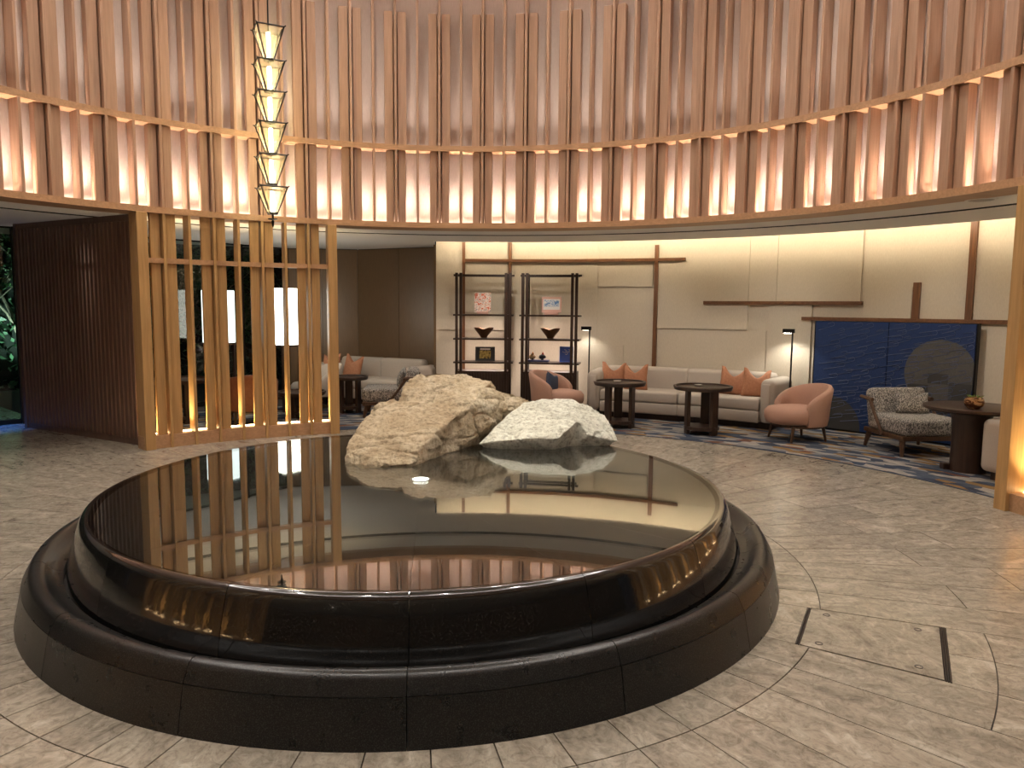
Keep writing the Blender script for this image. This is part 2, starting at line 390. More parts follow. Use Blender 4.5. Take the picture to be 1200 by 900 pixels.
MB().lathe([(4.70, 2.5605), (4.70, 2.564), (4.728, 2.564), (4.728, 2.5605)], n=180, close=True).build('led_strip', m_led, drum)
MB().lathe([(4.70, 3.4685), (4.70, 3.472), (4.728, 3.472), (4.728, 3.4685)], n=180, close=True).build('led_strip', glow('dim_warm_led', (1, .82, .70), 2.5), drum)
MB().lathe([(4.28, DRUM_TOP - .05), (4.38, DRUM_TOP - .05), (4.38, DRUM_TOP - .03), (4.28, DRUM_TOP - .03)], n=120, close=True).build('added_ring_light', glow('added_ring_led', (1, .93, .88), 29.0), drum)  # unseen ring added to wash the upper slatted wall
dome = MB().lathe([(.001, DRUM_TOP), (4.94, DRUM_TOP), (4.94, DRUM_TOP + .1), (.001, DRUM_TOP + .1)], n=72, close=True).build('ceiling_rotunda', m_plaster)
tag(dome, 'white plaster ceiling of the rotunda', kind='structure')
m_lens = glow('downlight_lens', (1, .9, .75), 6)
for (x, y) in SPOTS:
    dl = thing('downlight', 'unseen round recessed downlight in the rotunda ceiling', 'downlight', (x, y, DRUM_TOP), group='rotunda downlights')
    MB().lathe([(.06, -.02), (.085, -.02), (.085, 0), (.06, 0)], n=24, close=True).build('trim_ring', m_black, dl)
    MB().lathe([(.001, -.004), (.06, -.004)], n=24).build('lens', m_lens, dl)

# ================================================================== CEILING over the lounge
CEIL = 2.5
ceiling = MB()
for a, b, r2 in ((-180, -100, 11.9), (-100, -75, 10.5), (-75, -5.2, 8.75), (-5.2, 112, 6.5), (112, 180, 11.9)): ceiling.ring(a, b, 5.545, r2, CEIL, CEIL + .05)
ceiling.ring(-180, 180, 4.90, 5.435, CEIL, CEIL + .05, 144)
ceiling = tag(ceiling.build('ceiling', m_plaster), 'white plaster ceiling around the rotunda', kind='structure')
MB().lathe([(5.437, CEIL + .0005), (5.437, CEIL + .12), (5.542, CEIL + .12), (5.542, CEIL + .0005)], n=144).build('air_slot', m_darkslot, ceiling)
cv = MB(); cv.ring(-5.2, 112, 6.40, 6.43, CEIL + .05, CEIL + .32); cv.ring(-5.2, 112, 6.40, 7.05, CEIL + .32, CEIL + .35)
cv.build('cove', m_plaster, ceiling)
MB().ring(-5.0, 112, 6.435, 6.47, CEIL + .10, CEIL + .13).build('cove_light', glow('cove_led', (1, .84, .62), 30.0), ceiling)
# small lamps in the air slot and a round fitting
m_dot = glow('slot_lamp', (1, .85, .65), 14)
for k in range(19):
    th = -44 + 8.2 * k
    d = thing('slot_spotlight', 'tiny spotlight set into the black ceiling slot', 'spotlight', pol(th, 5.4925, CEIL + .06), group='spotlights in the ceiling slot')
    MB().cyl((0, 0, 0), .018, .05, 12).build('body', m_black, d); MB().lathe([(.001, -.002), (.012, -.002)], n=12).build('lens', m_dot, d)
    if k % 2 == 0:
        p = pol(th, 5.4925, CEIL - .02); q = pol(th, 6.6, .3)
        lamp('SPOT', 'slot_beam', p, 50, NEUT, q, spot_size=rad(105), spot_blend=.9, shadow_soft_size=.03)
sp = thing('ceiling_speaker', 'round white fitting in the ceiling near the oak post', 'ceiling fitting', tuple(on_plane(1150, 234, CEIL)))
MB().lathe([(.10, -.006), (.125, -.006), (.125, 0), (.10, 0)], n=36, close=True).build('rim', m_plaster, sp)
MB().lathe([(.001, -.002), (.10, -.004)], n=36).build('grille', plain('grille_grey', (.45, .43, .4), .7), sp)

# ================================================================== LINEN WALL
WR = 6.90
tW0 = wall_at(511, 330, WR)[0]
wall_b = tag(MB().ring(tW0, 113, WR, WR + .14, 0, CEIL + .33).build('wall_back', m_linen), 'curved wall covered in beige linen panels', kind='structure')
def wrect(x0, y0, x1, y1, R):
    xm, ym = (x0 + x1) / 2, (y0 + y1) / 2
    return wall_at(x0, ym, R)[0], wall_at(x1, ym, R)[0], wall_at(xm, y1, R)[1], wall_at(xm, y0, R)[1]
def wpanel(x0, y0, x1, y1, off, top=None, bot=None):
    t0, t1, z0, z1 = wrect(x0, y0, x1, y1, WR - off)
    if top is not None: z1 = top
    if bot is not None: z0 = bot
    MB().ring(t0, t1, WR - off, WR, z0, z1).build('panel', m_linen, wall_b)
TOPZ = CEIL + .30
wpanel(511.5, 290, 595, 386.5, .025, top=TOPZ)
wpanel(598, 290, 700, 400, .012, top=TOPZ, bot=.02)
wpanel(704, 311, 765, 336, .03)
wpanel(704, 337, 765, 430, .015, bot=.02)
wpanel(768, 305, 877, 385.5, .03, top=TOPZ)
wpanel(767, 386.5, 897, 430, .012, bot=.02)
wpanel(878.5, 280, 911, 353, .018, top=TOPZ)
wpanel(911.5, 275, 1010, 353, .028, top=TOPZ)
wpanel(899, 357, 950, 430, .03, bot=.02)
wpanel(1012.5, 270, 1136, 376, .016, top=TOPZ)
wpanel(1012.5, 337, 1068, 374, .032)
wpanel(1139, 258, 1230, 376, .026, top=TOPZ)
wpanel(1143, 380, 1230, 450, .022, bot=.02)
wpanel(692.5, 404, 730, 440, .035, bot=.02)
def batten(x0, y0, x1, y1, top=None, off=.06):
    t0, t1, z0, z1 = wrect(x0, y0, x1, y1, WR - off)
    if top: z1 = top
    w = (t1 - t0) > 4
    MB().ring(t0, t1, WR - off, WR, z0, z1).build('batten', m_walnut_x if w else m_walnut, wall_b)
batten(541.5, 285, 545, 440, TOPZ); batten(595.5, 285, 599, 440, TOPZ)
batten(545, 303.5, 803, 307); batten(765.5, 287, 770, 436); batten(824, 353, 1010, 357)
batten(939, 373.2, 1190, 377.6); batten(1069, 331, 1077, 374); batten(1134, 258, 1142, 376, TOPZ)
# blue hanging with a grey disc: three cloth panels, stitched hooks
PR = 6.74
tb0, tb1 = wall_at(953.5, 430, PR)[0], wall_at(1141.5, 430, PR)[0]
zb = wall_at(1050, 378, PR)[1]
m_blue = grainy('deep_blue_cloth', (.006, .022, .085), (.011, .036, .13), (1, 1, 1), 60, .85, .1)
m_greyc = grainy('charcoal_brown_cloth', (.07, .066, .06), (.10, .094, .086), (1, 1, 1), 60, .85, .1)
m_greyd = plain('dark_charcoal_cloth', (.042, .04, .038), .85)
tapestry = thing('wall_hanging', 'deep blue cloth screen with a large grey disc behind the tweed armchair', 'screen')
MB().ring(tb0 - .12, tb1 + .12, PR + .012, PR + .06, .0, zb + .004).build('backing_board', m_black, tapestry)
cuts = [tb0, wall_at(1039, 430, PR)[0], tb1]
for a, b in zip(cuts, cuts[1:]): MB().ring(a + .04, b - .04, PR, PR + .02, .03, zb, 12).build('cloth_panel', m_blue, tapestry)
def disc_on_wall(name, tc, zc, r, mat, off, zmin=.03, zmax=9, tlo=-999, thi=999, n=48, rows=24):
    """flat disc following the curved wall, clipped"""
    mb = MB(); z_lo, z_hi = max(zc - r, zmin), min(zc + r, zmax); vs = []
    for i in range(rows + 1):
        z = z_lo + (z_hi - z_lo) * i / rows; h = math.sqrt(max(r * r - (z - zc) ** 2, 1e-8)); dt = math.degrees(h / (PR - off))
        a, b = max(tc - dt, tlo), min(tc + dt, thi)
        for k in range(9): vs.append(pol(a + (b - a) * k / 8, PR - off, z))
    mb.poly(vs, [(i * 9 + k, i * 9 + k + 1, (i + 1) * 9 + k + 1, (i + 1) * 9 + k) for i in range(rows) for k in range(8)])
    return mb.build(name, mat, tapestry)
tc_, zc_ = wall_at(1101, 438, PR)
disc_on_wall('grey_disc', tc_, zc_, .395, m_greyc, .003, thi=tb1)
for (x0, y0, x1, y1) in ((1087, 438, 1111, 450), (1063, 450, 1087, 472), (1111, 450, 1138, 472), (1087, 472, 1111, 486)):
    t0, t1, z0, z1 = wrect(x0, y0, x1, y1, PR - .004); MB().ring(t0, t1, PR - .0045, PR - .0035, z0, z1, 4).build('patch', m_greyd, tapestry)
tc2, zc2 = wall_at(968, 500, PR); disc_on_wall('charcoal_disc', tc2, zc2, .42, m_greyd, .003, tlo=tb0)
hk = MB(); rnd = random.Random(4)
for row in range(17):
    z0 = zb - .06 - row * .072
    for c in range(9):
        t = tb0 + .5 + c * 2.05 + (row % 3) * .65 + rnd.uniform(-.3, .3)
        if z0 < .15 or t > tb1 - 1.2: continue
        L = rnd.choice((1.5, 2.1, 2.7)); t_end = min(t + L, tb1 - .3); pts = []
        for i in range(5): pts.append((t_end - (t_end - t) * i / 4, -.055 * (i / 4) + .0))
        arc = [(t_end + .18 * math.sin(an), .024 - .024 * math.cos(an)) for an in [PI * j / 6 for j in range(7)]]
        path = pts[::-1] + arc[1:] + [(t_end - (t_end - t) * .35 * j, .048 - .02 * j) for j in (1,)]
        hk.tube([pol(a, PR - .006, z0 + dz) for a, dz in path], .0028, 4)
tag(hk.build('hook_pattern', plain('stitch_blue_grey', (.10, .125, .22), .8), tapestry), kind='stuff')

# ================================================================== BRONZE WALL and WINDOW on the left
K = [(-0.55, 7.36), (-2.07, 8.12), (-3.25, 7.98)]
wall_l = thing('wall_left', 'dark bronze panelled wall behind the far sofa', None); wall_l['kind'] = 'structure'
def slab(p, q, z0, z1, th, name, mat, parent, out=0.0):
    p, q = Vector((*p, 0)), Vector((*q, 0)); d = q - p; n = Vector((-d.y, d.x, 0)).normalized()
    if n.dot(p) < 0: n = -n
    c = (p + q) / 2 + n * (th / 2 + out)
    return MB().box(Vector((0, 0, 0)), (d.length, th, z1 - z0)).build(name, mat, parent, (c.x, c.y, (z0 + z1) / 2), math.atan2(d.y, d.x))
def lerp2(p, q, f): return (p[0] + (q[0] - p[0]) * f, p[1] + (q[1] - p[1]) * f)
for i in range(2):
    p, q = K[i], K[i + 1]; slab(p, q, 0, CEIL, .05, 'substrate', m_black, wall_l, .03)
    nn = 2
    for k in range(nn): slab(lerp2(p, q, k / nn + .002), lerp2(p, q, (k + 1) / nn - .002), 0, CEIL - .012, .03, 'panel', m_bronze, wall_l)
e0 = pol(tW0, WR + .14); slab((e0.x, e0.y), K[0], 0, CEIL, .04, 'panel', m_bronze, wall_l)
WN = [(-3.25, 7.98), (-4.25, 6.55), (-5.72, 4.86), (-8.2, 2.6), (-10.3, -1.5)]
m_glass = pane_mat('window_glass')
for i in range(4):
    w = thing('window_%d' % (i + 1), 'black framed floor to ceiling window onto the night garden', None); w['kind'] = 'structure'
    p, q = WN[i], WN[i + 1]; nn = (2, 2, 3, 4)[i]
    slab(p, q, 0, .06, .06, 'sill', m_black, w); slab(p, q, CEIL - .02, CEIL, .06, 'head', m_black, w)
    for k in range(nn): slab(lerp2(p, q, k / nn), lerp2(p, q, (k + 1) / nn), .06, CEIL - .02, .012, 'pane', m_glass, w, .024)
    for k in range(nn + 1): c = lerp2(p, q, k / nn); MB().box((0, 0, CEIL / 2), (.05, .08, CEIL)).build('mullion', m_black, w, (c[0], c[1], 0), math.atan2(q[1] - p[1], q[0] - p[0]))
# entrance hall behind the camera
wf = MB(); wf.ring(113, 262, 11.6, 11.75, 0, CEIL)
tag(wf.build('wall_front', grainy('hall_wall', (.36, .28, .20), (.44, .35, .26), (3, 3, 3), 4, .7)), 'warm plaster wall of the entrance hall', kind='structure')
for k, (th, R, e) in enumerate(((150, 7.4, 80), (180, 7.0, 90), (212, 7.4, 90), (236, 7.4, 90), (196, 9.4, 60), (268, 6.6, 80), (286, 6.9, 60))):  # added out of view, for bounce light and to brighten the partition
    p = pol(th, R, CEIL); d = thing('downlight', 'round recessed downlight added in the entrance hall ceiling', 'downlight', p, group='added hall downlights')
    MB().lathe([(.07, -.01), (.095, -.01), (.095, 0), (.07, 0)], n=24, close=True).build('trim_ring', m_plaster, d); MB().lathe([(.001, -.004), (.07, -.004)], n=24).build('lens', m_lens, d)
    lamp('SPOT', 'added_hall_beam', p - Vector((0, 0, .03)), e, NEUT, (p.x, p.y, 0), spot_size=rad(120), spot_blend=.8, shadow_soft_size=.07)

# ================================================================== OAK LATTICE SCREENS
m_led2 = glow('screen_led', (1, .66, .32), 25.0)
def lattice(t0, t1, label):
    L = thing('lattice_screen', label, 'screen', group='oak lattice screens under the rotunda rail')
    H = 2.495
    MB().ring(t0, t1, 4.575, 4.76, 0, .14).build('base_board', m_oak_rail, L)
    MB().ring(t0, t1, 4.572, 4.62, 1.98, 2.032).build('cross_rail', m_oak_rail, L)
    for a in (t0 + .68, t1 - .68): MB().box((0, .10, H / 2), (.106, .22, H), bev=.003, seg=1).build('post', m_oak_lit, L, pol(a, DR), -rad(a))
    fm = MB().box((0, .10, H / 2), (.030, .20, H), bev=.003, seg=1).mesh('fin'); bm_ = MB().box((0, .03, (H - .14) / 2), (.098, .05, H - .14), bev=.003, seg=1).mesh('board')
    k0 = math.floor((t0 - TH0) / PER) - 1
    for k in range(k0, k0 + int((t1 - t0) / PER) + 4):
        th = TH0 + PER * k
        for off in (0, PER / 2):
            a = th + off
            if t0 + 1.8 < a < t1 - 1.8: obj('fin', fm, m_oak_lit, L, pol(a, DR + .004), -rad(a))
        for s in (-1, 1):
            a = th + s * math.degrees((.03 + .05) / 4.62)
            if t0 + 1.9 < a < t1 - 1.9: obj('board', bm_, m_oak_lit, L, pol(a, 4.60, .14), -rad(a))
    MB().ring(t0 + 1.4, t1 - 1.4, 4.70, 4.735, .141, .149).build('led_strip', m_led2, L)
    for k in range(k0, k0 + int((t1 - t0) / PER) + 4):
        for f in (.31, .69):
            th = TH0 + PER * (k + f)
            if t0 + 1.5 < th < t1 - 1.5:
                a_ = lamp('AREA', 'screen_uplight', pol(th, 4.69, .152), 4.0, (1, .76, .42), shape='RECTANGLE', size=.10, size_y=.05, spread=rad(75)); a_.rotation_euler = (PI, 0, rad(th))
    return L
lattice(-46.49, -19.41, 'oak lattice screen beside the dark slatted partition')
lattice(75.45, 118, 'oak lattice screen beside the round pedestal table')
lattice(-152, -118, 'oak lattice screen at the entrance side of the rotunda')

# ================================================================== DARK SLATTED PARTITION
A, B = Vector((-3.50, 3.46, 0)), Vector((-5.48, 4.58, 0))
ds = thing('slatted_partition', 'dark brown partition of close vertical slats running towards the window', 'partition', tuple((A + B) / 2), math.atan2((B - A).y, (B - A).x))
LN = (B - A).length
MB().box((0, 0, CEIL - .035), (LN, .07, .07)).build('top_rail', m_brownslat, ds); MB().box((0, 0, .035), (LN, .07, .07)).build('bottom_rail', m_brownslat, ds)
for z in (.66, 2.02): MB().box((0, .0, z), (LN, .025, .03)).build('batten', m_brownslat, ds)
sm = MB().box((0, 0, 0), (.046, .035, CEIL - .14), bev=.002, seg=1).mesh('slat'); NS = 30
for k in range(NS): obj('slat', sm, m_brownslat, ds, ((k + .5) / NS * LN - LN / 2, .028, CEIL / 2))
MB().box((0, 0, CEIL / 2), (.06, .10, CEIL)).build('end_post', m_brownslat, ds, (LN / 2 - .03, 0, 0))

# ================================================================== POOL
seg_w = 22.5; S0 = 174.2 - seg_w
fountain = thing('fountain', 'round two tier black granite fountain basin in the rotunda', 'fountain')
lower_p = [(2.158, 0), (2.122, .178), (2.02, .178), (2.02, 0)]
cop_p = [(2.121, .181), (2.096, .228), (2.086, .243), (2.070, .252), (2.050, .254), (2.032, .247), (2.015, .228), (1.995, .205), (1.97, .192), (1.945, .188), (1.945, .150), (2.10, .150)]
bowl_p = [(1.815, .4495), (1.835, .4545), (1.853, .450), (1.865, .437), (1.874, .415), (1.892, .36), (1.915, .28), (1.93, .20), (1.925, .12), (1.80, .12), (1.80, .36)]
g = .05
lm = MB().lathe(lower_p, g, seg_w - g, 9, close=True).mesh('plinth_stone', True, 30); cm = MB().lathe(cop_p, g, seg_w - g, 9, close=True).mesh('coping_stone', True, 50); bwm = MB().lathe(bowl_p, g, seg_w - g, 9, close=True).mesh('bowl_stone', True, 50)
m_slab = plain('black_pool_slab', (.006, .006, .006), .5)
pfm = MB().ring(.06, seg_w - .06, .05, 1.80, .30, .37, 6).mesh('floor_slab')
for k in range(16):
    a = -rad(S0 + seg_w * k)
    obj('plinth_stone', lm, m_granite, fountain, rz=a); obj('coping_stone', cm, m_granite, fountain, rz=a); obj('bowl_stone', bwm, m_wet, fountain, rz=a); obj('floor_slab', pfm, m_slab, fountain, rz=a)
MB().lathe([(.001, .10), (2.03, .10), (2.03, .17), (1.99, .17), (1.99, .13), (1.82, .13), (1.82, .34), (.001, .34)], n=72).build('core', plain('dark_joint', (.03, .028, .025), .6), fountain)
wtr = MB().lathe([(.001, .4525), (1.826, .4525), (1.826, .372), (.001, .372)], n=144).build('pool_water', m_water)
tag(wtr, 'still dark water filling the granite basin to its brim', 'water')
# submerged round light
pl = on_plane(493, 574, .372)
ul = thing('pool_light', 'small round white light under the water before the tan rock', 'light', (pl.x, pl.y, .372))
MB().lathe([(.05, 0), (.065, 0), (.065, .018), (.05, .018)], n=28, close=True).build('bezel', plain('steel', (.5, .5, .5), .3, 1), ul)
MB().lathe([(.001, .010), (.05, .010)], n=24).build('lens', glow('pool_lens', (.95, 1, .92), 30), ul)

# ================================================================== ROCKS
def rock(name, label, blocks, mat, vox=.013, amp=.013, seed=0):
    bm = bmesh.new()
    for pts in blocks:
        b2 = bmesh.new()
        for p in pts: b2.verts.new(p)
        r = bmesh.ops.convex_hull(b2, input=b2.verts)
        bmesh.ops.delete(b2, geom=[e for e in r['geom_interior'] if isinstance(e, bmesh.types.BMVert)], context='VERTS')
        bmesh.ops.recalc_face_normals(b2, faces=b2.faces)
        me0 = bpy.data.meshes.new('t'); b2.to_mesh(me0); b2.free(); bm.from_mesh(me0); bpy.data.meshes.remove(me0)
    me = bpy.data.meshes.new('tmp'); bm.to_mesh(me); bm.free()
    o = bpy.data.objects.new('tmp', me); COL.objects.link(o)
    md = o.modifiers.new('r', 'REMESH'); md.mode = 'VOXEL'; md.voxel_size = vox
    dg = bpy.context.evaluated_depsgraph_get(); ev = o.evaluated_get(dg); me2 = bpy.data.meshes.new_from_object(ev)
    bpy.data.objects.remove(o)
    sd = Vector((seed * 7.3, seed * 3.1, seed * 1.7)); cos = []
    for v in me2.vertices:
        p = v.co; n = v.normal
        d = noise.fractal((p + sd) * 3.0, 1.0, 2.0, 3) * amp * 1.1
        q = (p + sd); s = noise.noise(Vector((q.x * 4, q.y * 4, q.z * 15))) ; d += abs(s) * -amp * .5
        d += noise.fractal(q * 16, .9, 2.1, 3) * amp * .38
        c = noise.cell(Vector((q.x * 7 + 2 * noise.noise(q * 4), q.y * 7, q.z * 9))) ; d += (c - .5) * amp * .35
        e = abs(noise.noise(Vector((q.x * 3.1, q.y * 3.1, q.z * 6.5)) + Vector((noise.noise(q * 5), 0, 0)) * .6)); d -= amp * 1.3 * max(0, .10 - e) / .10
        e = abs(noise.noise(q * 7.7)); d -= amp * .5 * max(0, .14 - e) / .14
        cos.append(p + n * d)
    for v, c in zip(me2.vertices, cos): v.co = c
    me2.polygons.foreach_set('use_smooth', [True] * len(me2.polygons)); me2.set_sharp_from_angle(angle=rad(38))
    me2.materials.clear()
    return tag(obj(name, me2, mat), label, 'rock', 'rocks standing in the pool')
Y = at_y
ZB = .365
def wl(lst): return [Vector((x, y, ZB)) for x, y in lst]
rock('boulder', 'large tan boulder with a stepped top and a dark broken side in the pool', [
    # lower front block
    wl([(-.60, .50), (-.44, .36), (-.12, .42), (.05, .86), (-.05, 1.4), (-.66, 1.2)]) + [Y(404, 524, .60), Y(416, 501, .82), Y(438, 480, 1.02), Y(465, 468, 1.22), Y(500, 468, 1.30), Y(546, 478, 1.14), Y(516, 502, .80), Y(496, 521, .58), Y(483, 544, .42), Y(410, 541, .50), Y(450, 543, .38)],
    # upper rear block
    wl([(-.35, 1.2), (.04, .82), (.25, 1.24), (.30, 1.45), (.18, 1.66), (-.45, 1.62)]) + [Y(470, 458, 1.36), Y(477, 446, 1.50), Y(489, 438, 1.58), Y(512, 435, 1.62), Y(546, 437, 1.62), Y(576, 446, 1.50), Y(590, 462, 1.46), Y(598, 479, 1.44), Y(553, 473, 1.16), Y(480, 468, 1.28), Y(540, 486, 1.08)]],
    m_rock_tan, seed=1)
rock('boulder', 'pale flat topped boulder with an undercut front in the pool', [
    wl([(.44, 1.2), (.50, 1.12), (.90, 1.13), (1.14, 1.40), (1.05, 1.62), (.5, 1.62)]) + [Y(560, 521, 1.10), Y(574, 508, 1.14), Y(598, 483, 1.42), Y(613, 471, 1.58), Y(640, 466, 1.66), Y(671, 466, 1.62), Y(677, 493, 1.20), Y(668, 502, 1.06), Y(654, 514, .98), Y(620, 514, .99), Y(580, 517, 1.02)],
    wl([(1.0, 1.26), (1.22, 1.28), (1.18, 1.36), (1.0, 1.58), (.8, 1.5)]) + [Y(672, 467, 1.60), Y(684, 472, 1.55), Y(708, 484, 1.42), Y(718, 500, 1.32), Y(726, 517, 1.22), Y(690, 510, 1.16), Y(678, 494, 1.22)]],
    m_rock_pale, amp=.010, seed=5)
rock('boulder', 'low brown boulder half hidden between the two large boulders', [
    wl([(.15, 1.52), (.85, 1.55), (.6, 1.74), (.3, 1.74)]) + [Y(575, 459, 1.68), Y(598, 458, 1.70), Y(622, 468, 1.66), Y(640, 480, 1.6), Y(585, 480, 1.56)]], m_rock_tan, amp=.014, seed=9)
rock('boulder', 'small grey boulder peeping out behind the tan boulder', [
    wl([(-.62, 1.25), (-.5, 1.15), (-.4, 1.5), (-.62, 1.55)]) + [Y(436, 477, 1.35), Y(446, 470, 1.40), Y(462, 465, 1.45), Y(470, 470, 1.40)]], m_rock_tan, amp=.012, seed=12)

# ================================================================== PENDANT
pend = thing('pendant_light', 'column of six tapering glass lanterns hanging on a black rod', 'pendant light', (-2.004, 3.481, 0), rad(28))
m_pglass = bpy.data.materials.new('frosted_lantern_glass'); m_pglass.use_nodes = True
_n = m_pglass.node_tree; _n.nodes.remove(_n.nodes['Principled BSDF'])
_t = _n.nodes.new('ShaderNodeBsdfTransparent'); _t.inputs[0].default_value = (1, .97, .85, 1); _l = _n.nodes.new('ShaderNodeBsdfTranslucent'); _l.inputs[0].default_value = (.95, .92, .70, 1)
_m = _n.nodes.new('ShaderNodeMixShader'); _m.inputs[0].default_value = .11; lnk(_n, _t.outputs[0], _m.inputs[1]); lnk(_n, _l.outputs[0], _m.inputs[2]); lnk(_n, _m.outputs[0], _n.nodes['Material Output'].inputs[0])
m_ptube = glow('lantern_tube', (1, .84, .52), 62.0)
LZ = [(4.11, 4.42), (3.79, 4.075), (3.475, 3.762), (3.149, 3.447), (2.829, 3.121), (2.525, 2.792)]
for zb_, zt in LZ:
    h = zt - zb_; lan = None; wt, wb = .135, .042; fr = MB()
    cor = [(-1, -1), (1, -1), (1, 1), (-1, 1)]
    for i in range(4):
        a, b = cor[i], cor[(i + 1) % 4]
        fr.tube([(a[0] * wb, a[1] * wb, zb_), (a[0] * wt, a[1] * wt, zt)], .0085, 5)
        fr.tube([(a[0] * wt, a[1] * wt, zt), (b[0] * wt, b[1] * wt, zt)], .0085, 5); fr.tube([(a[0] * wb, a[1] * wb, zb_), (b[0] * wb, b[1] * wb, zb_)], .0085, 5)
    fr.box((0, 0, zb_ - .006), (.095, .095, .012)); fr.tube([(0, 0, zb_ - .03), (0, 0, zb_ + .01)], .012, 8)
    for i in range(4): fr.tube([(cor[i][0] * wt, cor[i][1] * wt, zt), (cor[i][0] * wt * 1.12, cor[i][1] * wt * 1.12, zt + .008)], .007, 5)
    lan = fr.build('lantern', m_black, pend)
    MB().cyl((0, 0, zb_ + .02), .018, h - .06, 12).build('lamp_tube', m_ptube, lan)
    for i in range(4):
        a, b = cor[i], cor[(i + 1) % 4]; pn = MB()
        pn.poly([(a[0] * wb, a[1] * wb, zb_), (b[0] * wb, b[1] * wb, zb_), (b[0] * wt, b[1] * wt, zt), (a[0] * wt, a[1] * wt, zt)], [(0, 1, 2, 3)]); pn.build('glass_pane', m_pglass, lan)
rod = MB(); rod.tube([(0, 0, 4.40), (0, 0, DRUM_TOP)], .008, 8); rod.tube([(0, 0, 2.40), (0, 0, 4.42)], .005, 6); rod.build('rod', m_black, pend)
MB().lathe([(.001, 2.372), (.012, 2.40), (.016, 2.44), (.008, 2.455), (.05, 2.462), (.05, 2.470), (.01, 2.475), (.01, 2.52)], n=16).build('finial', m_black, pend)

# ================================================================== FURNITURE builders
def pillow_mesh(w, h, t, chop=.22, n=14):
    vs = []; fs = []
    for side in (1, -1):
        for i in range(n + 1):
            for j in range(n + 1):
                u, v = -1 + 2 * i / n, -1 + 2 * j / n
                pinch = 1 - .10 * (1 - v * v) * abs(u) ** 3 * 0 ; x = u * w / 2 * (1 - .09 * (1 - abs(v)) ** 1.0 * (abs(u) ** 4))
                z = v * h / 2 * (1 - .07 * (1 - abs(u)) * (abs(v) ** 4))
                if v > 0: z -= chop * h * v ** 2 * max(0, 1 - (abs(u) / .75)) ** 1.0
                th = t / 2 * ((1 - u * u) * (1 - v * v)) ** .42
                vs.append((x, side * th, z))
    k = (n + 1) ** 2
    for s_ in (0, 1):
        for i in range(n):
            for j in range(n):
                a = s_ * k + i * (n + 1) + j; fs.append((a, a + 1, a + n + 2, a + n + 1))
    mb = MB(); mb.poly(vs, fs); bmesh.ops.remove_doubles(mb.bm, verts=mb.bm.verts, dist=1e-5)
    return mb.mesh('cushion', True, 80)
me_pillow = pillow_mesh(.44, .48, .17, .42)
def cushion(label, loc, rz, tilt=-.2, roll=0.0, mat=None, me=None, group='terracotta cushions on the sofas', scale=1.0):
    m_ = me or me_pillow
    if mat is not m_terra or me: m_ = m_.copy(); m_.materials.clear()
    o = obj('cushion', m_, mat or m_terra); o.rotation_mode = 'XYZ'; o.location = loc; o.scale = (scale,) * 3
    o.rotation_euler = (Matrix.Rotation(rz, 4, 'Z') @ Matrix.Rotation(tilt, 4, 'X') @ Matrix.Rotation(roll, 4, 'Y')).to_euler()
    return tag(o, label, 'cushion', group)
def sofa(label, L, D, loc, rz, bend=None, back_h=.70, arm_h=.66, seat_h=.40, arm_w=.20, flat_arm=False):
    """local: x along the sofa, -y is the front (y=0) and y=D the back. bend=(theta_mid, R_front): wraps it round the rotunda"""
    r = thing('sofa', label, 'sofa', loc, rz, 'cream sofas')
    def fin(mb, name, mat, parent=r, smooth=True):
        bmesh.ops.remove_doubles(mb.bm, verts=mb.bm.verts, dist=1e-5)
        if bend:
            es = [e for e in mb.bm.edges if abs((e.verts[0].co - e.verts[1].co).x) > .3]
            if es: bmesh.ops.subdivide_edges(mb.bm, edges=es, cuts=9, use_grid_fill=True)
            tm, Rf = bend
            for v in mb.bm.verts:
                t = tm + math.degrees(v.co.x / (Rf + .4)); v.co = pol(t, Rf + v.co.y, v.co.z)
        return mb.build(name, mat, parent, smooth=smooth, ang=50)
    fin(MB().box((0, D / 2 + .03, .045), (L - .12, D - .14, .09)), 'plinth', m_dark, smooth=False)
    for s in (-1, 1):
        w = (L - 2 * arm_w) / 2
        fin(MB().box((s * w / 2, D / 2, .165), (w - .004, D - .02, .15), bev=.015), 'base', m_cream)
        fin(MB().box((s * w / 2, D / 2 - .09, (seat_h + .24) / 2), (w - .006, D - .20, seat_h - .24), bev=.035, seg=3), 'seat_cushion', m_cream)
        fin(MB().box((s * w / 2, D - .11, (back_h + .26) / 2), (w + .03, .20, back_h - .26), bev=.06, seg=4), 'backrest', m_cream)
        x = s * (L / 2 - arm_w / 2); am = MB()
        am.box((x, D / 2, (arm_h + .09) / 2), (arm_w, D, arm_h - .09), bev=.06 if flat_arm else .085, seg=5)
        arm = fin(am, 'arm', m_cream)
        if not flat_arm: fin(MB().box((x, -.004, (arm_h + .05) / 2), (arm_w * .52, .03, arm_h - .17), bev=.012), 'arm_panel', m_cream, arm)
    return r
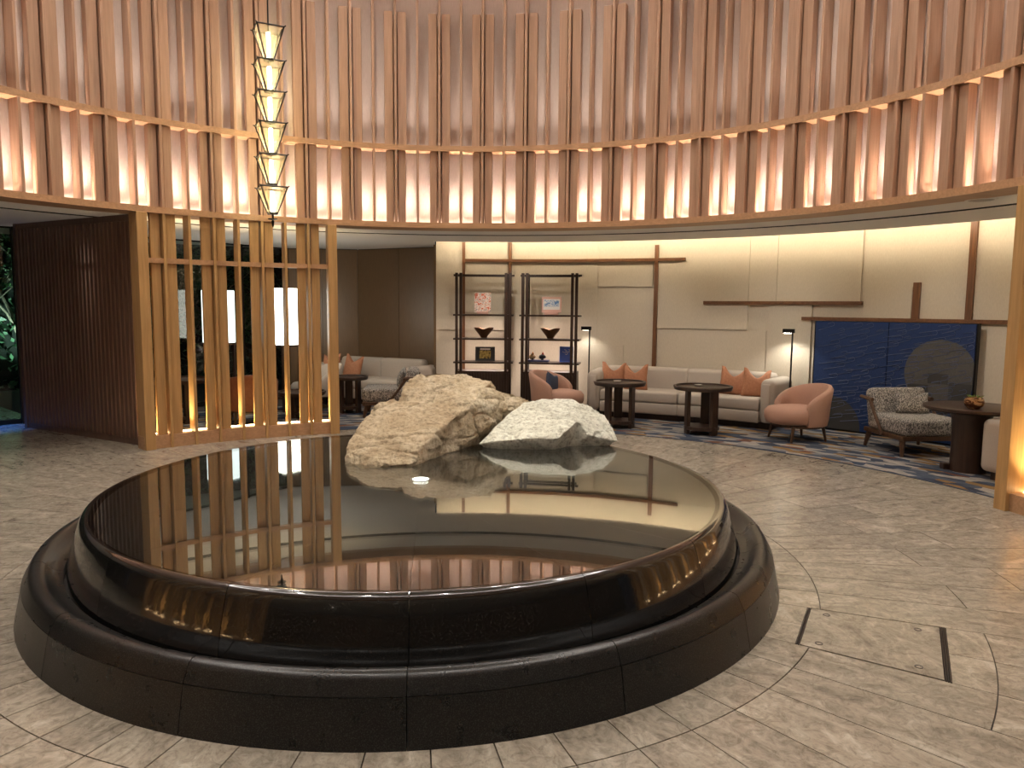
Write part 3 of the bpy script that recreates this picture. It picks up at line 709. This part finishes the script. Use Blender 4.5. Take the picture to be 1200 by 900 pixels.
def barrel_chair(label, loc, rz, mat, group='upholstered tub chairs', legmat=None):
    r = thing('tub_chair', label, 'armchair', loc, rz, group); lmt = legmat or m_frame
    # seat
    mb = MB(); n = 40; prof = [(.001, .40), (.22, .40), (.285, .385), (.315, .345), (.315, .27), (.295, .215), (.25, .20), (.001, .20)]
    mb.lathe(prof, n=40); 
    for v in mb.bm.verts:
        if v.co.y < 0: v.co.y *= 1.22
        v.co.y -= .02
    mb.build('seat', mat, r, smooth=True, ang=60)
    vs = []; na = 36; rows = []
    for i in range(na + 1):
        a = rad(-106 + 212 * i / na); c = (1 + math.cos(a)) / 2
        ztop = .42 + .24 * (max(0, (math.cos(a) + .30) / 1.30)) ** .55
        ri, ro = .265, .345; lean = .045 * max(0, math.cos(a))
        ring = [(ro - .015, .19), (ro, .26), (ro + lean * .4, (.26 + ztop) / 2), (ro + lean, ztop - .03), (ro + lean - .02, ztop), (ri + lean + .02, ztop), (ri + lean, ztop - .03), (ri + lean * .4, (.30 + ztop) / 2), (ri, .30), (ri, .19)]
        for R, z in ring: vs.append((R * math.sin(a), R * math.cos(a), z))
    k = 10; fs = [(i * k + j, i * k + (j + 1) % k, (i + 1) * k + (j + 1) % k, (i + 1) * k + j) for i in range(na) for j in range(k)]
    fs += [tuple(range(k)), tuple(na * k + j for j in range(k))[::-1]]
    mb = MB(); mb.poly(vs, fs); mb.build('backrest', mat, r, smooth=True, ang=55)
    MB().lathe([(.18, .165), (.29, .165), (.29, .20), (.18, .20)], n=32, close=True).build('seat_frame', lmt, r)
    for sx in (-1, 1):
        for sy in (-1, 1):
            MB().tube([(sx * .20, sy * .20, .19), (sx * .22, sy * .235, .0)], [.022, .014], 8).build('leg', lmt, r)
    return r
def lounge_chair(label, loc, rz, group='grey tweed lounge chairs'):
    r = thing('lounge_chair', label, 'armchair', loc, rz, group); W_ = .72
    MB().box((0, -.02, .31), (W_ - .06, .70, .19), bev=.05, seg=4).build('seat', m_tweed, r, smooth=True, ang=60)
    mx = Matrix.Translation((0, .29, .46)) @ Matrix.Rotation(rad(-14), 4, 'X')
    MB().box(None, (W_ - .06, .17, .42), bev=.06, seg=4, mx=mx).build('backrest', m_tweed, r, smooth=True, ang=60)
    MB().box((0, 0, .195), (W_ - .04, .72, .05), bev=.008).build('seat_frame', m_frame, r)
    for sx in (-1, 1):
        for sy in (-1, 1): MB().tube([(sx * .30, sy * .30, .18), (sx * .325, sy * .34, 0)], [.032, .018], 6).build('leg', m_frame, r)
        x = sx * (W_ / 2 - .005)
        MB().tube([(x, -.02, .19), (x, .16, .42), (x, .24, .545)], [.018, .018, .024], 6).build('arm_strut', m_frame, r)
        MB().tube([(x, .20, .545), (x, .42, .56)], [.024, .02], 6).build('arm_rail', m_frame, r)
    return r
def occasional_table(label, loc, rz, r0_=.34, h=.60):
    t = thing('side_table', label, 'table', loc, rz, 'dark wooden occasional tables')
    MB().lathe([(.001, h - .02), (r0_ - .03, h - .02), (r0_ - .025, h), (r0_, h), (r0_ + .004, h - .012), (r0_ - .01, h - .05), (r0_ - .06, h - .055), (.001, h - .055)], n=48).build('table_top', m_dark, t, smooth=True, ang=30)
    for k in range(3):
        a = rad(120 * k + 20); MB().box((0, 0, (h - .05) / 2), (.11, .045, h - .05), bev=.006).build('leg', m_dark, t, (r0_ * .52 * math.sin(a), r0_ * .52 * math.cos(a), 0), -a + PI / 2 * 0)
    MB().lathe([(.001, .06), (r0_ * .6, .06), (r0_ * .6, .10), (.001, .10)], n=36).build('lower_shelf', m_dark, t)
    return t

# ---- lounge on the right
sofa('long curved cream sofa against the linen wall with four terracotta cushions', 2.72, .74, (0, 0, 0), 0, bend=(27.6, 6.08))
def sofa_pt(th, R, z): return pol(th, R, z)
for (x, y, th_r, R, z, rz_, rl, lab) in ((719, 440, 0, 6.46, .575, 10, .05, 'terracotta cushion tucked into the end of the long sofa by the bookcases'), (745, 444, 0, 6.34, .565, -4, -.05, 'terracotta cushion leaning second from the bookcase end of the long sofa'),
                                   (859, 448, 0, 6.44, .575, 16, .12, 'terracotta cushion leaning on another at the blue screen end of the long sofa'), (886, 450, 0, 6.40, .575, 24, .1, 'terracotta cushion against the sofa arm at the blue screen end')):
    t = wall_at(x, y, R)[0]; cushion(lab, pol(t, R, z), -rad(t) + rad(rz_), -.22, rl, m_terra, scale=.80)
occasional_table('dark round side table in front of the long sofa beside the pale boulder', (1.97, 4.92, .008), .3, .335)
occasional_table('dark round side table in front of the long sofa near the tub chair', (2.93, 4.47, .008), -.1, .355)
for (x, y, lab) in ((1.95, 5.02, 'small pale dish on the side table beside the pale boulder'), (2.90, 4.58, 'small pale dish on the side table near the tub chair')):
    tag(MB().lathe([(.001, .0), (.04, 0), (.052, .018), (.047, .018), (.036, .006), (.001, .006)], n=24).build('dish', plain('pale_dish', (.6, .56, .5), .3), None, (x, y, .588), smooth=True), lab, 'dish', 'dishes on the side tables')
barrel_chair('salmon tub chair beside the blue screen facing the side tables', (3.98, 4.13, .008), face_to((-1, -.28)), m_pink, 'salmon tub chairs')
barrel_chair('salmon tub chair with a navy cushion in front of the bookcases', (1.19, 5.66, .008), face_to((.85, -.5)), m_pink, 'salmon tub chairs')
cushion('small navy cushion on the salmon tub chair before the bookcases', (1.14, 5.74, .50), face_to((.85, -.5)), -.15, .3, m_navy, pillow_mesh(.30, .26, .11, .1), 'small lumbar cushions')
lounge_chair('grey tweed lounge chair in front of the blue screen', (4.98, 3.46, .008), face_to((.10, -1)))
tw = pillow_mesh(.40, .25, .12, .28); cushion('small tweed cushion on the lounge chair before the blue screen', (5.02, 3.56, .53), face_to((.10, -1)), -.3, .05, m_tweed, tw, 'small lumbar cushions')
bt = thing('pedestal_table', 'round dark pedestal table carrying a wooden bowl', 'table', (5.0, 2.46, .008))
MB().lathe([(.001, .635), (.40, .635), (.42, .628), (.42, .605), (.38, .585), (.001, .585)], n=48).build('table_top', m_dark, bt, smooth=True, ang=30)
MB().lathe([(.001, .59), (.20, .59), (.165, .50), (.155, .25), (.16, .0), (.001, 0)], n=36).build('pedestal', m_dark, bt, smooth=True, ang=50)
MB().box((-.17, .08, .03), (.08, .08, .06), bev=.01).build('foot', m_dark, bt)
bwl = thing('wooden_bowl', 'small polished two tone wooden bowl with green leaves on the pedestal table', 'bowl', tuple(on_plane(1141, 479, .643)))
m_bowl = grainy('banded_wood', (.09, .03, .01), (.45, .24, .10), (3, 3, 9), 2.4, .2, 0, dist=1.5, lo=.47, hi=.53)
MB().lathe([(.001, 0), (.045, 0), (.075, .03), (.085, .065), (.075, .10), (.06, .11), (.055, .10), (.001, .09)], n=28).build('body', m_bowl, bwl, smooth=True)
lv = MB(); rr = random.Random(2)
m_leaf0 = plain('bright_leaf', (.16, .28, .05), .5)
for k in range(22):
    a = rr.uniform(0, 6.28); r_ = rr.uniform(.01, .05); c = Vector((r_ * math.sin(a), r_ * math.cos(a), .105)); e = c + Vector((.03 * math.sin(a), .03 * math.cos(a), rr.uniform(.005, .025))); s_ = Vector((math.cos(a), -math.sin(a), 0)) * .008
    lv.poly([c, c.lerp(e, .5) + s_ + Vector((0, 0, .008)), e, c.lerp(e, .5) - s_ + Vector((0, 0, .008))], [(0, 1, 2, 3)])
tag(lv.build('leaves', m_leaf0, bwl), kind='stuff')
sofa('cream sofa with a square upright arm beside the pedestal table', 1.7, .76, (0, 0, 0), 0, bend=(75.2, 5.30), back_h=.66, arm_h=.575, arm_w=.24, flat_arm=True)

# ---- floor lamps with small box heads
def reading_lamp(px, py, R, label, on, head_dir):
    t, z = wall_at(px, py, R); p = pol(t, R)
    l = thing('floor_lamp', label, 'floor lamp', (p.x, p.y, .008), -rad(t), 'slim black reading lamps')
    MB().lathe([(.001, 0), (.11, 0), (.11, .015), (.001, .02)], n=28).build('base', m_black, l); MB().cyl((0, 0, .015), .011, z - .02, 10).build('pole', m_black, l)
    MB().box((head_dir * .05, 0, z - .03), (.15, .05, .055), bev=.005).build('head', m_black, l)
    MB().box((head_dir * .06, 0, z - .0595), (.09, .035, .004)).build('lens', glow('reading_lens', (1, .95, .82), 25 if on else 6), l)
    q = Matrix.Rotation(-rad(t), 4, 'Z') @ Vector((head_dir * .06, 0, z - .07)); q = q + Vector((p.x, p.y, 0))
    lamp('SPOT', 'reading_lamp_light', q, 16 if on else 7, (1, .97, .88), (q.x + p.x * .02, q.y + p.y * .02, 0), spot_size=rad(130), spot_blend=.6, shadow_soft_size=.03)
reading_lamp(929, 386, 6.62, 'slim black reading lamp between the long sofa and the blue screen', True, -1)
reading_lamp(691, 383, 6.70, 'slim black reading lamp between the bookcases and the long sofa', False, -1)

# ---- bookcases
m_shelfled = glow('shelf_led', (1, .80, .69), 60.0)
def bookcase(px, label):
    R = 6.42; t = wall_at(px, 390, R)[0]; p = pol(t, R)
    b = thing('bookcase', label, 'bookcase', (p.x, p.y, .008), -rad(t), 'dark open bookcases'); hw = .36; D = .36
    for s in (-1, 1):
        for dx, y in ((-.05, -.16), (.012, -.16), (-.02, .17)): MB().box((0, 0, 1.015), (.040, .040, 2.03), bev=.003, seg=1).build('post', m_dark, b, (s * hw + dx + .02, y, 0))
    for z in (2.0, 1.43, 1.08, .735):
        sh = MB(); sh.box((0, 0, z - (.012 if z < 1.9 else 0)), (2 * hw + .16, D - .02, .024) if z < 1.9 else (2 * hw + .18, .03, .03)); o = sh.build('shelf' if z < 1.9 else 'top_bar', m_dark, b)
        if z > 1.9: MB().box((0, .17, z), (2 * hw + .1, .03, .03)).build('top_bar', m_dark, b)
        else:
            sl = MB(); sl.poly([(-hw + .06, .12, z - .0245), (hw - .06, .12, z - .0245), (hw - .06, .15, z - .0245), (-hw + .06, .15, z - .0245)], [(0, 1, 2, 3)]); sl.build('shelf_light', m_shelfled, o)
    cb = MB().box((0, 0, .30), (2 * hw + .10, D, .60), bev=.004).build('cabinet', m_dark, b)
    for k in range(20): MB().box((0, 0, 0), (.014, .012, .54)).build('rib', m_dark, cb, (-hw - .02 + k * (2 * hw + .04) / 19, -D / 2 - .005, .30))
    return b, t, R
b1, tB1, RB = bookcase(567, 'dark open bookcase holding a gold framed picture, next to the bronze wall')
b2, tB2, _ = bookcase(645, 'dark open bookcase holding a blue book and two fish, next to the reading lamp')
def on_shelf(t, dx, dy, z): return pol(t, RB, 0) + Matrix.Rotation(-rad(t), 3, 'Z') @ Vector((dx, dy, 0)) + Vector((0, 0, z))
SZ = {1: 1.4405, 2: 1.0905, 3: .7455}
def flat_item(name, label, cat, t, dx, dy, lev, w, h, th, mat_face, mat_edge, tilt=-.14, stand=None, group=None, frame=0.0):
    it = thing(name, label, cat, on_shelf(t, dx, dy, SZ[lev]), -rad(t), group)
    mx = Matrix.Rotation(tilt, 4, 'X') @ Matrix.Translation((0, 0, h / 2 + (.03 if stand else 0)))
    MB().box(None, (w, th, h), bev=.002, seg=1, mx=mx).build('body', mat_edge, it)
    mx2 = Matrix.Rotation(tilt, 4, 'X') @ Matrix.Translation((0, -th / 2 - .001, h / 2 + (.03 if stand else 0)))
    MB().box(None, (w - 2 * frame, .002, h - 2 * frame), mx=mx2).build('face', mat_face, it)
    if stand: MB().box((0, 0, .02), (w * .7, .10, .04), bev=.005).build('stand', stand, it)
    return it
def art(name, stops, sc, mode='CONSTANT'):
    m, nt, b = nodes(name); v = coords(nt, sc); n = noise_tex(nt, v, 1.0, 3, .6); r = ramp(nt, stops, mode); lnk(nt, n, r.inputs[0]); lnk(nt, r.outputs[0], b.inputs['Base Color']); b.inputs['Roughness'].default_value = .5; return m
m_cover = art('mottled_cover', [(0, (.62, .14, .07)), (.42, (.75, .60, .50)), (.52, (.35, .33, .30)), (.56, (.70, .40, .28)), (.64, (.78, .68, .58))], (18, 18, 18))
m_sea = art('seascape_print', [(0, (.10, .20, .38)), (.44, (.62, .62, .60)), (.5, (.22, .34, .50)), (.56, (.70, .66, .58))], (10, 10, 26))
m_gold = art('gold_relief', [(0, (.05, .035, .012)), (.42, (.42, .30, .06)), (.55, (.60, .46, .13))], (28, 28, 28))
m_salmon = plain('pale_salmon', (.62, .36, .28), .6); m_board = plain('dark_board', (.03, .03, .032), .6); m_bluebook = plain('cobalt_cover', (.045, .105, .45), .5); m_white = plain('off_white', (.7, .66, .6), .6)
fi = flat_item('art_book', 'red and cream mottled art book propped upright on a bookcase shelf', 'book', tB1, -.02, .0, 1, .24, .29, .02, m_cover, m_white, stand=m_salmon)
fi = flat_item('framed_print', 'small framed seascape print on the top shelf above a footed bowl', 'picture', tB2, .01, .0, 1, .29, .23, .02, m_salmon, m_board, stand=m_salmon)
mx2 = Matrix.Rotation(-.14, 4, 'X') @ Matrix.Translation((0, -.013, .165)); MB().box(None, (.22, .002, .10), mx=mx2).build('print', m_sea, fi)
mx2 = Matrix.Rotation(-.14, 4, 'X') @ Matrix.Translation((0, -.0125, .150)); MB().box(None, (.245, .002, .155), mx=mx2).build('mount', m_white, fi)
fi = flat_item('framed_relief', 'dark framed gold relief picture on the lowest shelf', 'picture', tB1, .02, .0, 3, .29, .21, .025, m_board, m_board)
mx2 = Matrix.Rotation(-.14, 4, 'X') @ Matrix.Translation((0, -.016, .095)); MB().box(None, (.17, .003, .12), mx=mx2).build('relief', m_gold, fi)
mx2 = Matrix.Rotation(-.14, 4, 'X') @ Matrix.Translation((0, -.016, .175)); MB().box(None, (.15, .003, .022), mx=mx2).build('title_bar', m_white, fi)
fi = flat_item('blue_book', 'cobalt blue book standing upright beside the fish figures', 'book', tB2, .24, .0, 3, .20, .23, .03, m_bluebook, m_bluebook)
sc_ = MB()
for (cx_, cz_, r_) in ((-.03, .165, .03), (.03, .17, .025), (0, .13, .02)):
    sc_.tube([(cx_ + r_ * math.sin(a), -.019 - (cz_) * .0 + .14 * cz_, cz_ + r_ * math.cos(a) * .7) for a in [i * .7 for i in range(7)]], .003, 4)
sc_.build('cover_scroll', m_white, fi)
m_brass = plain('brown_bronze', (.13, .065, .03), .35, .5)
def notch_bowl(t, lab):
    mb = MB().lathe([(.001, 0), (.045, 0), (.05, .015), (.075, .05), (.125, .11), (.150, .155), (.142, .155), (.115, .11), (.06, .05), (.001, .03)], n=40)
    for v in mb.bm.verts:
        if v.co.z > .10: v.co.z -= .028 * max(0, 1 - abs(v.co.x) / .075) * (v.co.z - .10) / .055
    return tag(mb.build('footed_bowl', m_brass, None, on_shelf(t, 0, 0, SZ[2]), -rad(t), smooth=True), lab, 'bowl', 'footed bowls on the bookcases')
notch_bowl(tB1, 'brown footed bowl on the shelf above the gold relief picture'); notch_bowl(tB2, 'brown footed bowl on the shelf below the seascape print')
bk = tag(MB().box((0, 0, .013), (.34, .16, .026), bev=.002, seg=1).build('flat_book', plain('slate_cover', (.04, .05, .12), .6), None, on_shelf(tB2, -.19, .02, SZ[3]), -rad(tB2)), 'dark blue book lying flat under two fish figures', 'book')
def fish(dx, m1, m2, lab):
    f = thing('fish_figure', lab, 'figurine', on_shelf(tB2, dx, .02, SZ[3] + .026), -rad(tB2), 'fish figures on the shelf')
    mb = MB(); mb.tube([(-.06, 0, .035), (-.045, 0, .04), (-.01, 0, .05), (.025, 0, .045), (.045, 0, .04)], [.006, .03, .038, .026, .008], 12); mb.build('body', m1, f, smooth=True)
    t_ = MB(); t_.poly([(-.02, -.006, .08), (.02, -.006, .075), (.0, -.006, .125), (-.02, .006, .08), (.02, .006, .075), (.0, .006, .125)], [(0, 1, 2), (5, 4, 3), (0, 3, 4, 1), (1, 4, 5, 2), (2, 5, 3, 0)]); t_.build('back_fin', m2, f)
    MB().cyl((-.005, 0, 0), .02, .02, 12).build('foot', m_board, f)
m_or = plain('orange_glaze', (.5, .16, .03), .3); m_rd = plain('red_glaze', (.4, .04, .02), .3); m_tan2 = plain('sand_glaze', (.42, .27, .12), .3)
fish(-.26, m_tan2, m_or, 'sand and orange fish figure on the flat blue book'); fish(-.11, m_board, m_rd, 'black and red fish figure on the flat blue book')

# ---- lounge on the left, behind the lattice
sofa('cream sofa in front of the bronze wall', 2.0, .78, (-1.82, 6.865, .008), face_to((-.445, -.895)), back_h=.70, arm_h=.62)
cushion('terracotta cushion on the sofa by the bronze wall', (-1.98, 7.26, .575), face_to((-.445, -.895)), -.2, .12, m_terra, scale=.8)
cushion('terracotta cushion half hidden by the lattice end post', (-2.36, 7.40, .575), face_to((-.445, -.895)), -.2, -.08, m_terra, scale=.8)
occasional_table('dark round side table beside the lattice end post', (-1.78, 6.05, .008), .6, .27, .53)
lounge_chair('grey tweed lounge chair facing the side table behind the tan boulder', (-1.16, 5.88, .008), face_to((-1, -.1)))
cushion('round necked tweed cushion on the lounge chair behind the tan boulder', (-1.0, 5.92, .54), face_to((-1, -.1)), -.3, .1, m_tweed, tw, 'small lumbar cushions')
barrel_chair('tan leather tub chair seen through the lattice', (-2.85, 5.02, .008), face_to((-.5, 1)), m_leather, 'leather tub chairs', m_dark)
occasional_table('dark round side table behind the lattice below the near lantern', (-3.75, 5.0, .008), .2, .36, .58)
occasional_table('low dark round table behind the lattice below the far lantern', (-2.34, 5.58, .008), .9, .33, .36)
barrel_chair('cream tub chair seen through the lattice', (-2.38, 6.58, .008), face_to((-.7, -.6)), m_cream, 'cream tub chairs', m_dark)
m_shade = glow('lantern_shade', (1, .95, .82), 6.5)
m_shade2 = glow('cool_lantern_shade', (.86, .98, .93), 2.0)
def big_lantern(px, R, z0, z1, w, mat, label, e):
    t = wall_at(px, 370, R)[0]; p = pol(t, R); l = thing('lantern_lamp', label, 'floor lamp', (p.x, p.y, .008), -rad(t) + .5, 'tall shaded lantern lamps')
    MB().box((0, 0, (z0 + z1) / 2), (w, w, z1 - z0), bev=.01).build('shade', mat, l)
    for sx in (-1, 1):
        for sy in (-1, 1): MB().box((sx * (w / 2 - .02), sy * (w / 2 - .02), z0 / 2), (.03, .03, z0)).build('leg', m_dark, l)
    MB().box((0, 0, z0 - .015), (w + .02, w + .02, .03)).build('tray', m_dark, l); MB().box((0, 0, .20), (w - .02, w - .02, .02)).build('stretcher', m_dark, l)
big_lantern(256, 6.35, 1.03, 1.73, .30, m_shade2, 'tall cool white lantern lamp behind the lattice', 20)
big_lantern(333, 6.75, .97, 1.78, .32, m_shade, 'tall bright warm lantern lamp behind the lattice', 40)

# ================================================================== NIGHT GARDEN outside the windows
m_soil = grainy('garden_soil', (.018, .020, .014), (.04, .045, .03), (1, 1, 1), 6, .9, .4)
gd = MB(); gd.ring(-140, 0, 8.0, 15, -.32, -.22, 60); gd = tag(gd.build('garden_ground', m_soil), 'dark planted ground of the night garden', kind='structure')
pw = MB(); pw.poly([(-5.85, 5.02, -.06), (-8.4, 2.75, -.06), (-13.5, 6, -.06), (-8.9, 9.4, -.06)], [(0, 1, 2, 3)]); tag(pw.build('garden_pond', plain('dark_pond', (.01, .02, .025), .05)), 'dark pond outside the window', 'water')
lamp('SPOT', 'added_blue_spot', (-6.30, 4.10, CEIL - .03), 520, (.03, .22, 1), (-6.15, 4.42, 0), spot_size=rad(40), spot_blend=.9, shadow_soft_size=.05)  # added lamp standing in for the unknown source of the blue light
bd = thing('downlight', 'small added downlight casting blue light on the floor by the window', 'downlight', (-6.30, 4.10, CEIL)); MB().lathe([(.03, -.012), (.05, -.012), (.05, 0), (.03, 0)], n=20, close=True).build('trim_ring', m_plaster, bd); MB().lathe([(.001, -.004), (.03, -.004)], n=16).build('lens', glow('blue_lens', (.05, .3, 1), 6), bd)
m_bark = grainy('pale_bark', (.22, .19, .13), (.36, .31, .22), (4, 4, 1), 5, .9, .3)
m_leafs = [grainy('leaf_green_%d' % i, c, tuple(x * 1.7 for x in c), (1, 1, 1), 3, .5) for i, c in enumerate(((.05, .11, .035), (.035, .085, .04), (.075, .13, .04)))]
def tree(x, y, h, seed, label, nl=4200):
    rg = random.Random(seed); t = thing('garden_tree', label, 'tree', (x, y, -.22), group='lit trees in the night garden')
    tr = MB(); ends = []
    def branch(p, d, L, r, lev):
        pts = [p]; q = p.copy(); dd = d.copy()
        for i in range(4): dd = (dd + Vector((rg.uniform(-.25, .25), rg.uniform(-.25, .25), .08))).normalized(); q = q + dd * L / 4; pts.append(q.copy())
        tr.tube(pts, [r * (1 - .14 * i) for i in range(5)], 6)
        if lev < 3:
            for k in range(3 if lev else 5):
                a = rg.uniform(0, 6.28); nd = (dd * .6 + Vector((math.cos(a), math.sin(a), rg.uniform(0, .6)))).normalized(); branch(pts[rg.randint(2, 4)], nd, L * .62, r * .5, lev + 1)
        else: ends.append(pts[-1]); ends.append(pts[2])
        if lev == 2: ends.append(pts[-1])
    branch(Vector((0, 0, 0)), Vector((rg.uniform(-.15, .15), rg.uniform(-.15, .15), 1)), h * .5, .055, 0)
    tr.build('trunk', m_bark, t, smooth=True)
    vs = []; fs = []
    for k in range(nl):
        c = rg.choice(ends) + Vector((rg.gauss(0, .18), rg.gauss(0, .18), rg.gauss(0, .16))); a = Vector((rg.uniform(-1, 1), rg.uniform(-1, 1), rg.uniform(-.6, .6))).normalized(); b = a.cross(Vector((rg.uniform(-1, 1), rg.uniform(-1, 1), 1))).normalized()
        s = rg.uniform(.03, .06); i = len(vs); vs += [c - a * s, c + b * s * .45, c + a * s, c - b * s * .45]; fs.append((i, i + 1, i + 2, i + 3))
    lf = MB(); lf.poly(vs, fs); tag(lf.build('foliage', m_leafs[seed % 3], t), kind='stuff')
for i, (x, y, h, lb) in enumerate(((-9.0, 10.0, 4.2, 'slender pale barked tree beyond the pond'), (-5.9, 9.2, 3.3, 'bushy green tree seen through the lattice'), (-10.6, 10.4, 4.4, 'leafy tree at the far side of the pond'), (-5.0, 9.6, 3.0, 'leafy tree outside beside the bronze wall'), (-11.6, 8.6, 4.2, 'leafy tree over the pond by the window edge'), (-8.0, 11.2, 4.6, 'tall dark tree at the back of the garden'))):
    tree(x, y, h, i + 3, lb)
for (x, y, e, c) in ((-8.6, 9.4, 260, (.70, 1, .92)), (-5.3, 8.5, 420, (.85, 1, .75)), (-10.4, 9.4, 260, (.65, 1, .95)), (-6.3, 8.9, 420, (.80, 1, .80))):
    g_ = thing('garden_uplight', 'small black uplight among the garden trees', 'light', (x, y, -.22), group='garden uplights'); MB().cyl((0, 0, 0), .05, .12, 14).build('body', m_black, g_); MB().lathe([(.001, .122), (.04, .122)], n=14).build('lens', glow('garden_lens', c, 8), g_)
    lamp('SPOT', 'garden_beam', (x, y, -.05), e, c, (x - .2, y + .4, 3), spot_size=rad(120), spot_blend=.7, shadow_soft_size=.05)

rg = random.Random(77); vs = []; fs = []
for k in range(16000):
    c = pol(rg.uniform(-95, -12), rg.gauss(13.6, .25), rg.uniform(-.2, 4.6)); a = Vector((rg.uniform(-1, 1), rg.uniform(-1, 1), rg.uniform(-1, 1))).normalized(); b = a.cross(Vector((rg.uniform(-1, 1), rg.uniform(-1, 1), 1))).normalized()
    s_ = rg.uniform(.05, .11); i = len(vs); vs += [c - a * s_, c + b * s_ * .5, c + a * s_, c - b * s_ * .5]; fs.append((i, i + 1, i + 2, i + 3))
hd = thing('garden_hedge', 'tall dark hedge closing off the night garden', 'hedge', (0, 0, 0))
hf = MB(); hf.poly(vs, fs); tag(hf.build('foliage', m_leafs[1], hd), kind='stuff')
MB().ring(-95, -12, 13.7, 13.9, -.22, 4.4).build('core', plain('hedge_core', (.008, .014, .008), .9), hd)
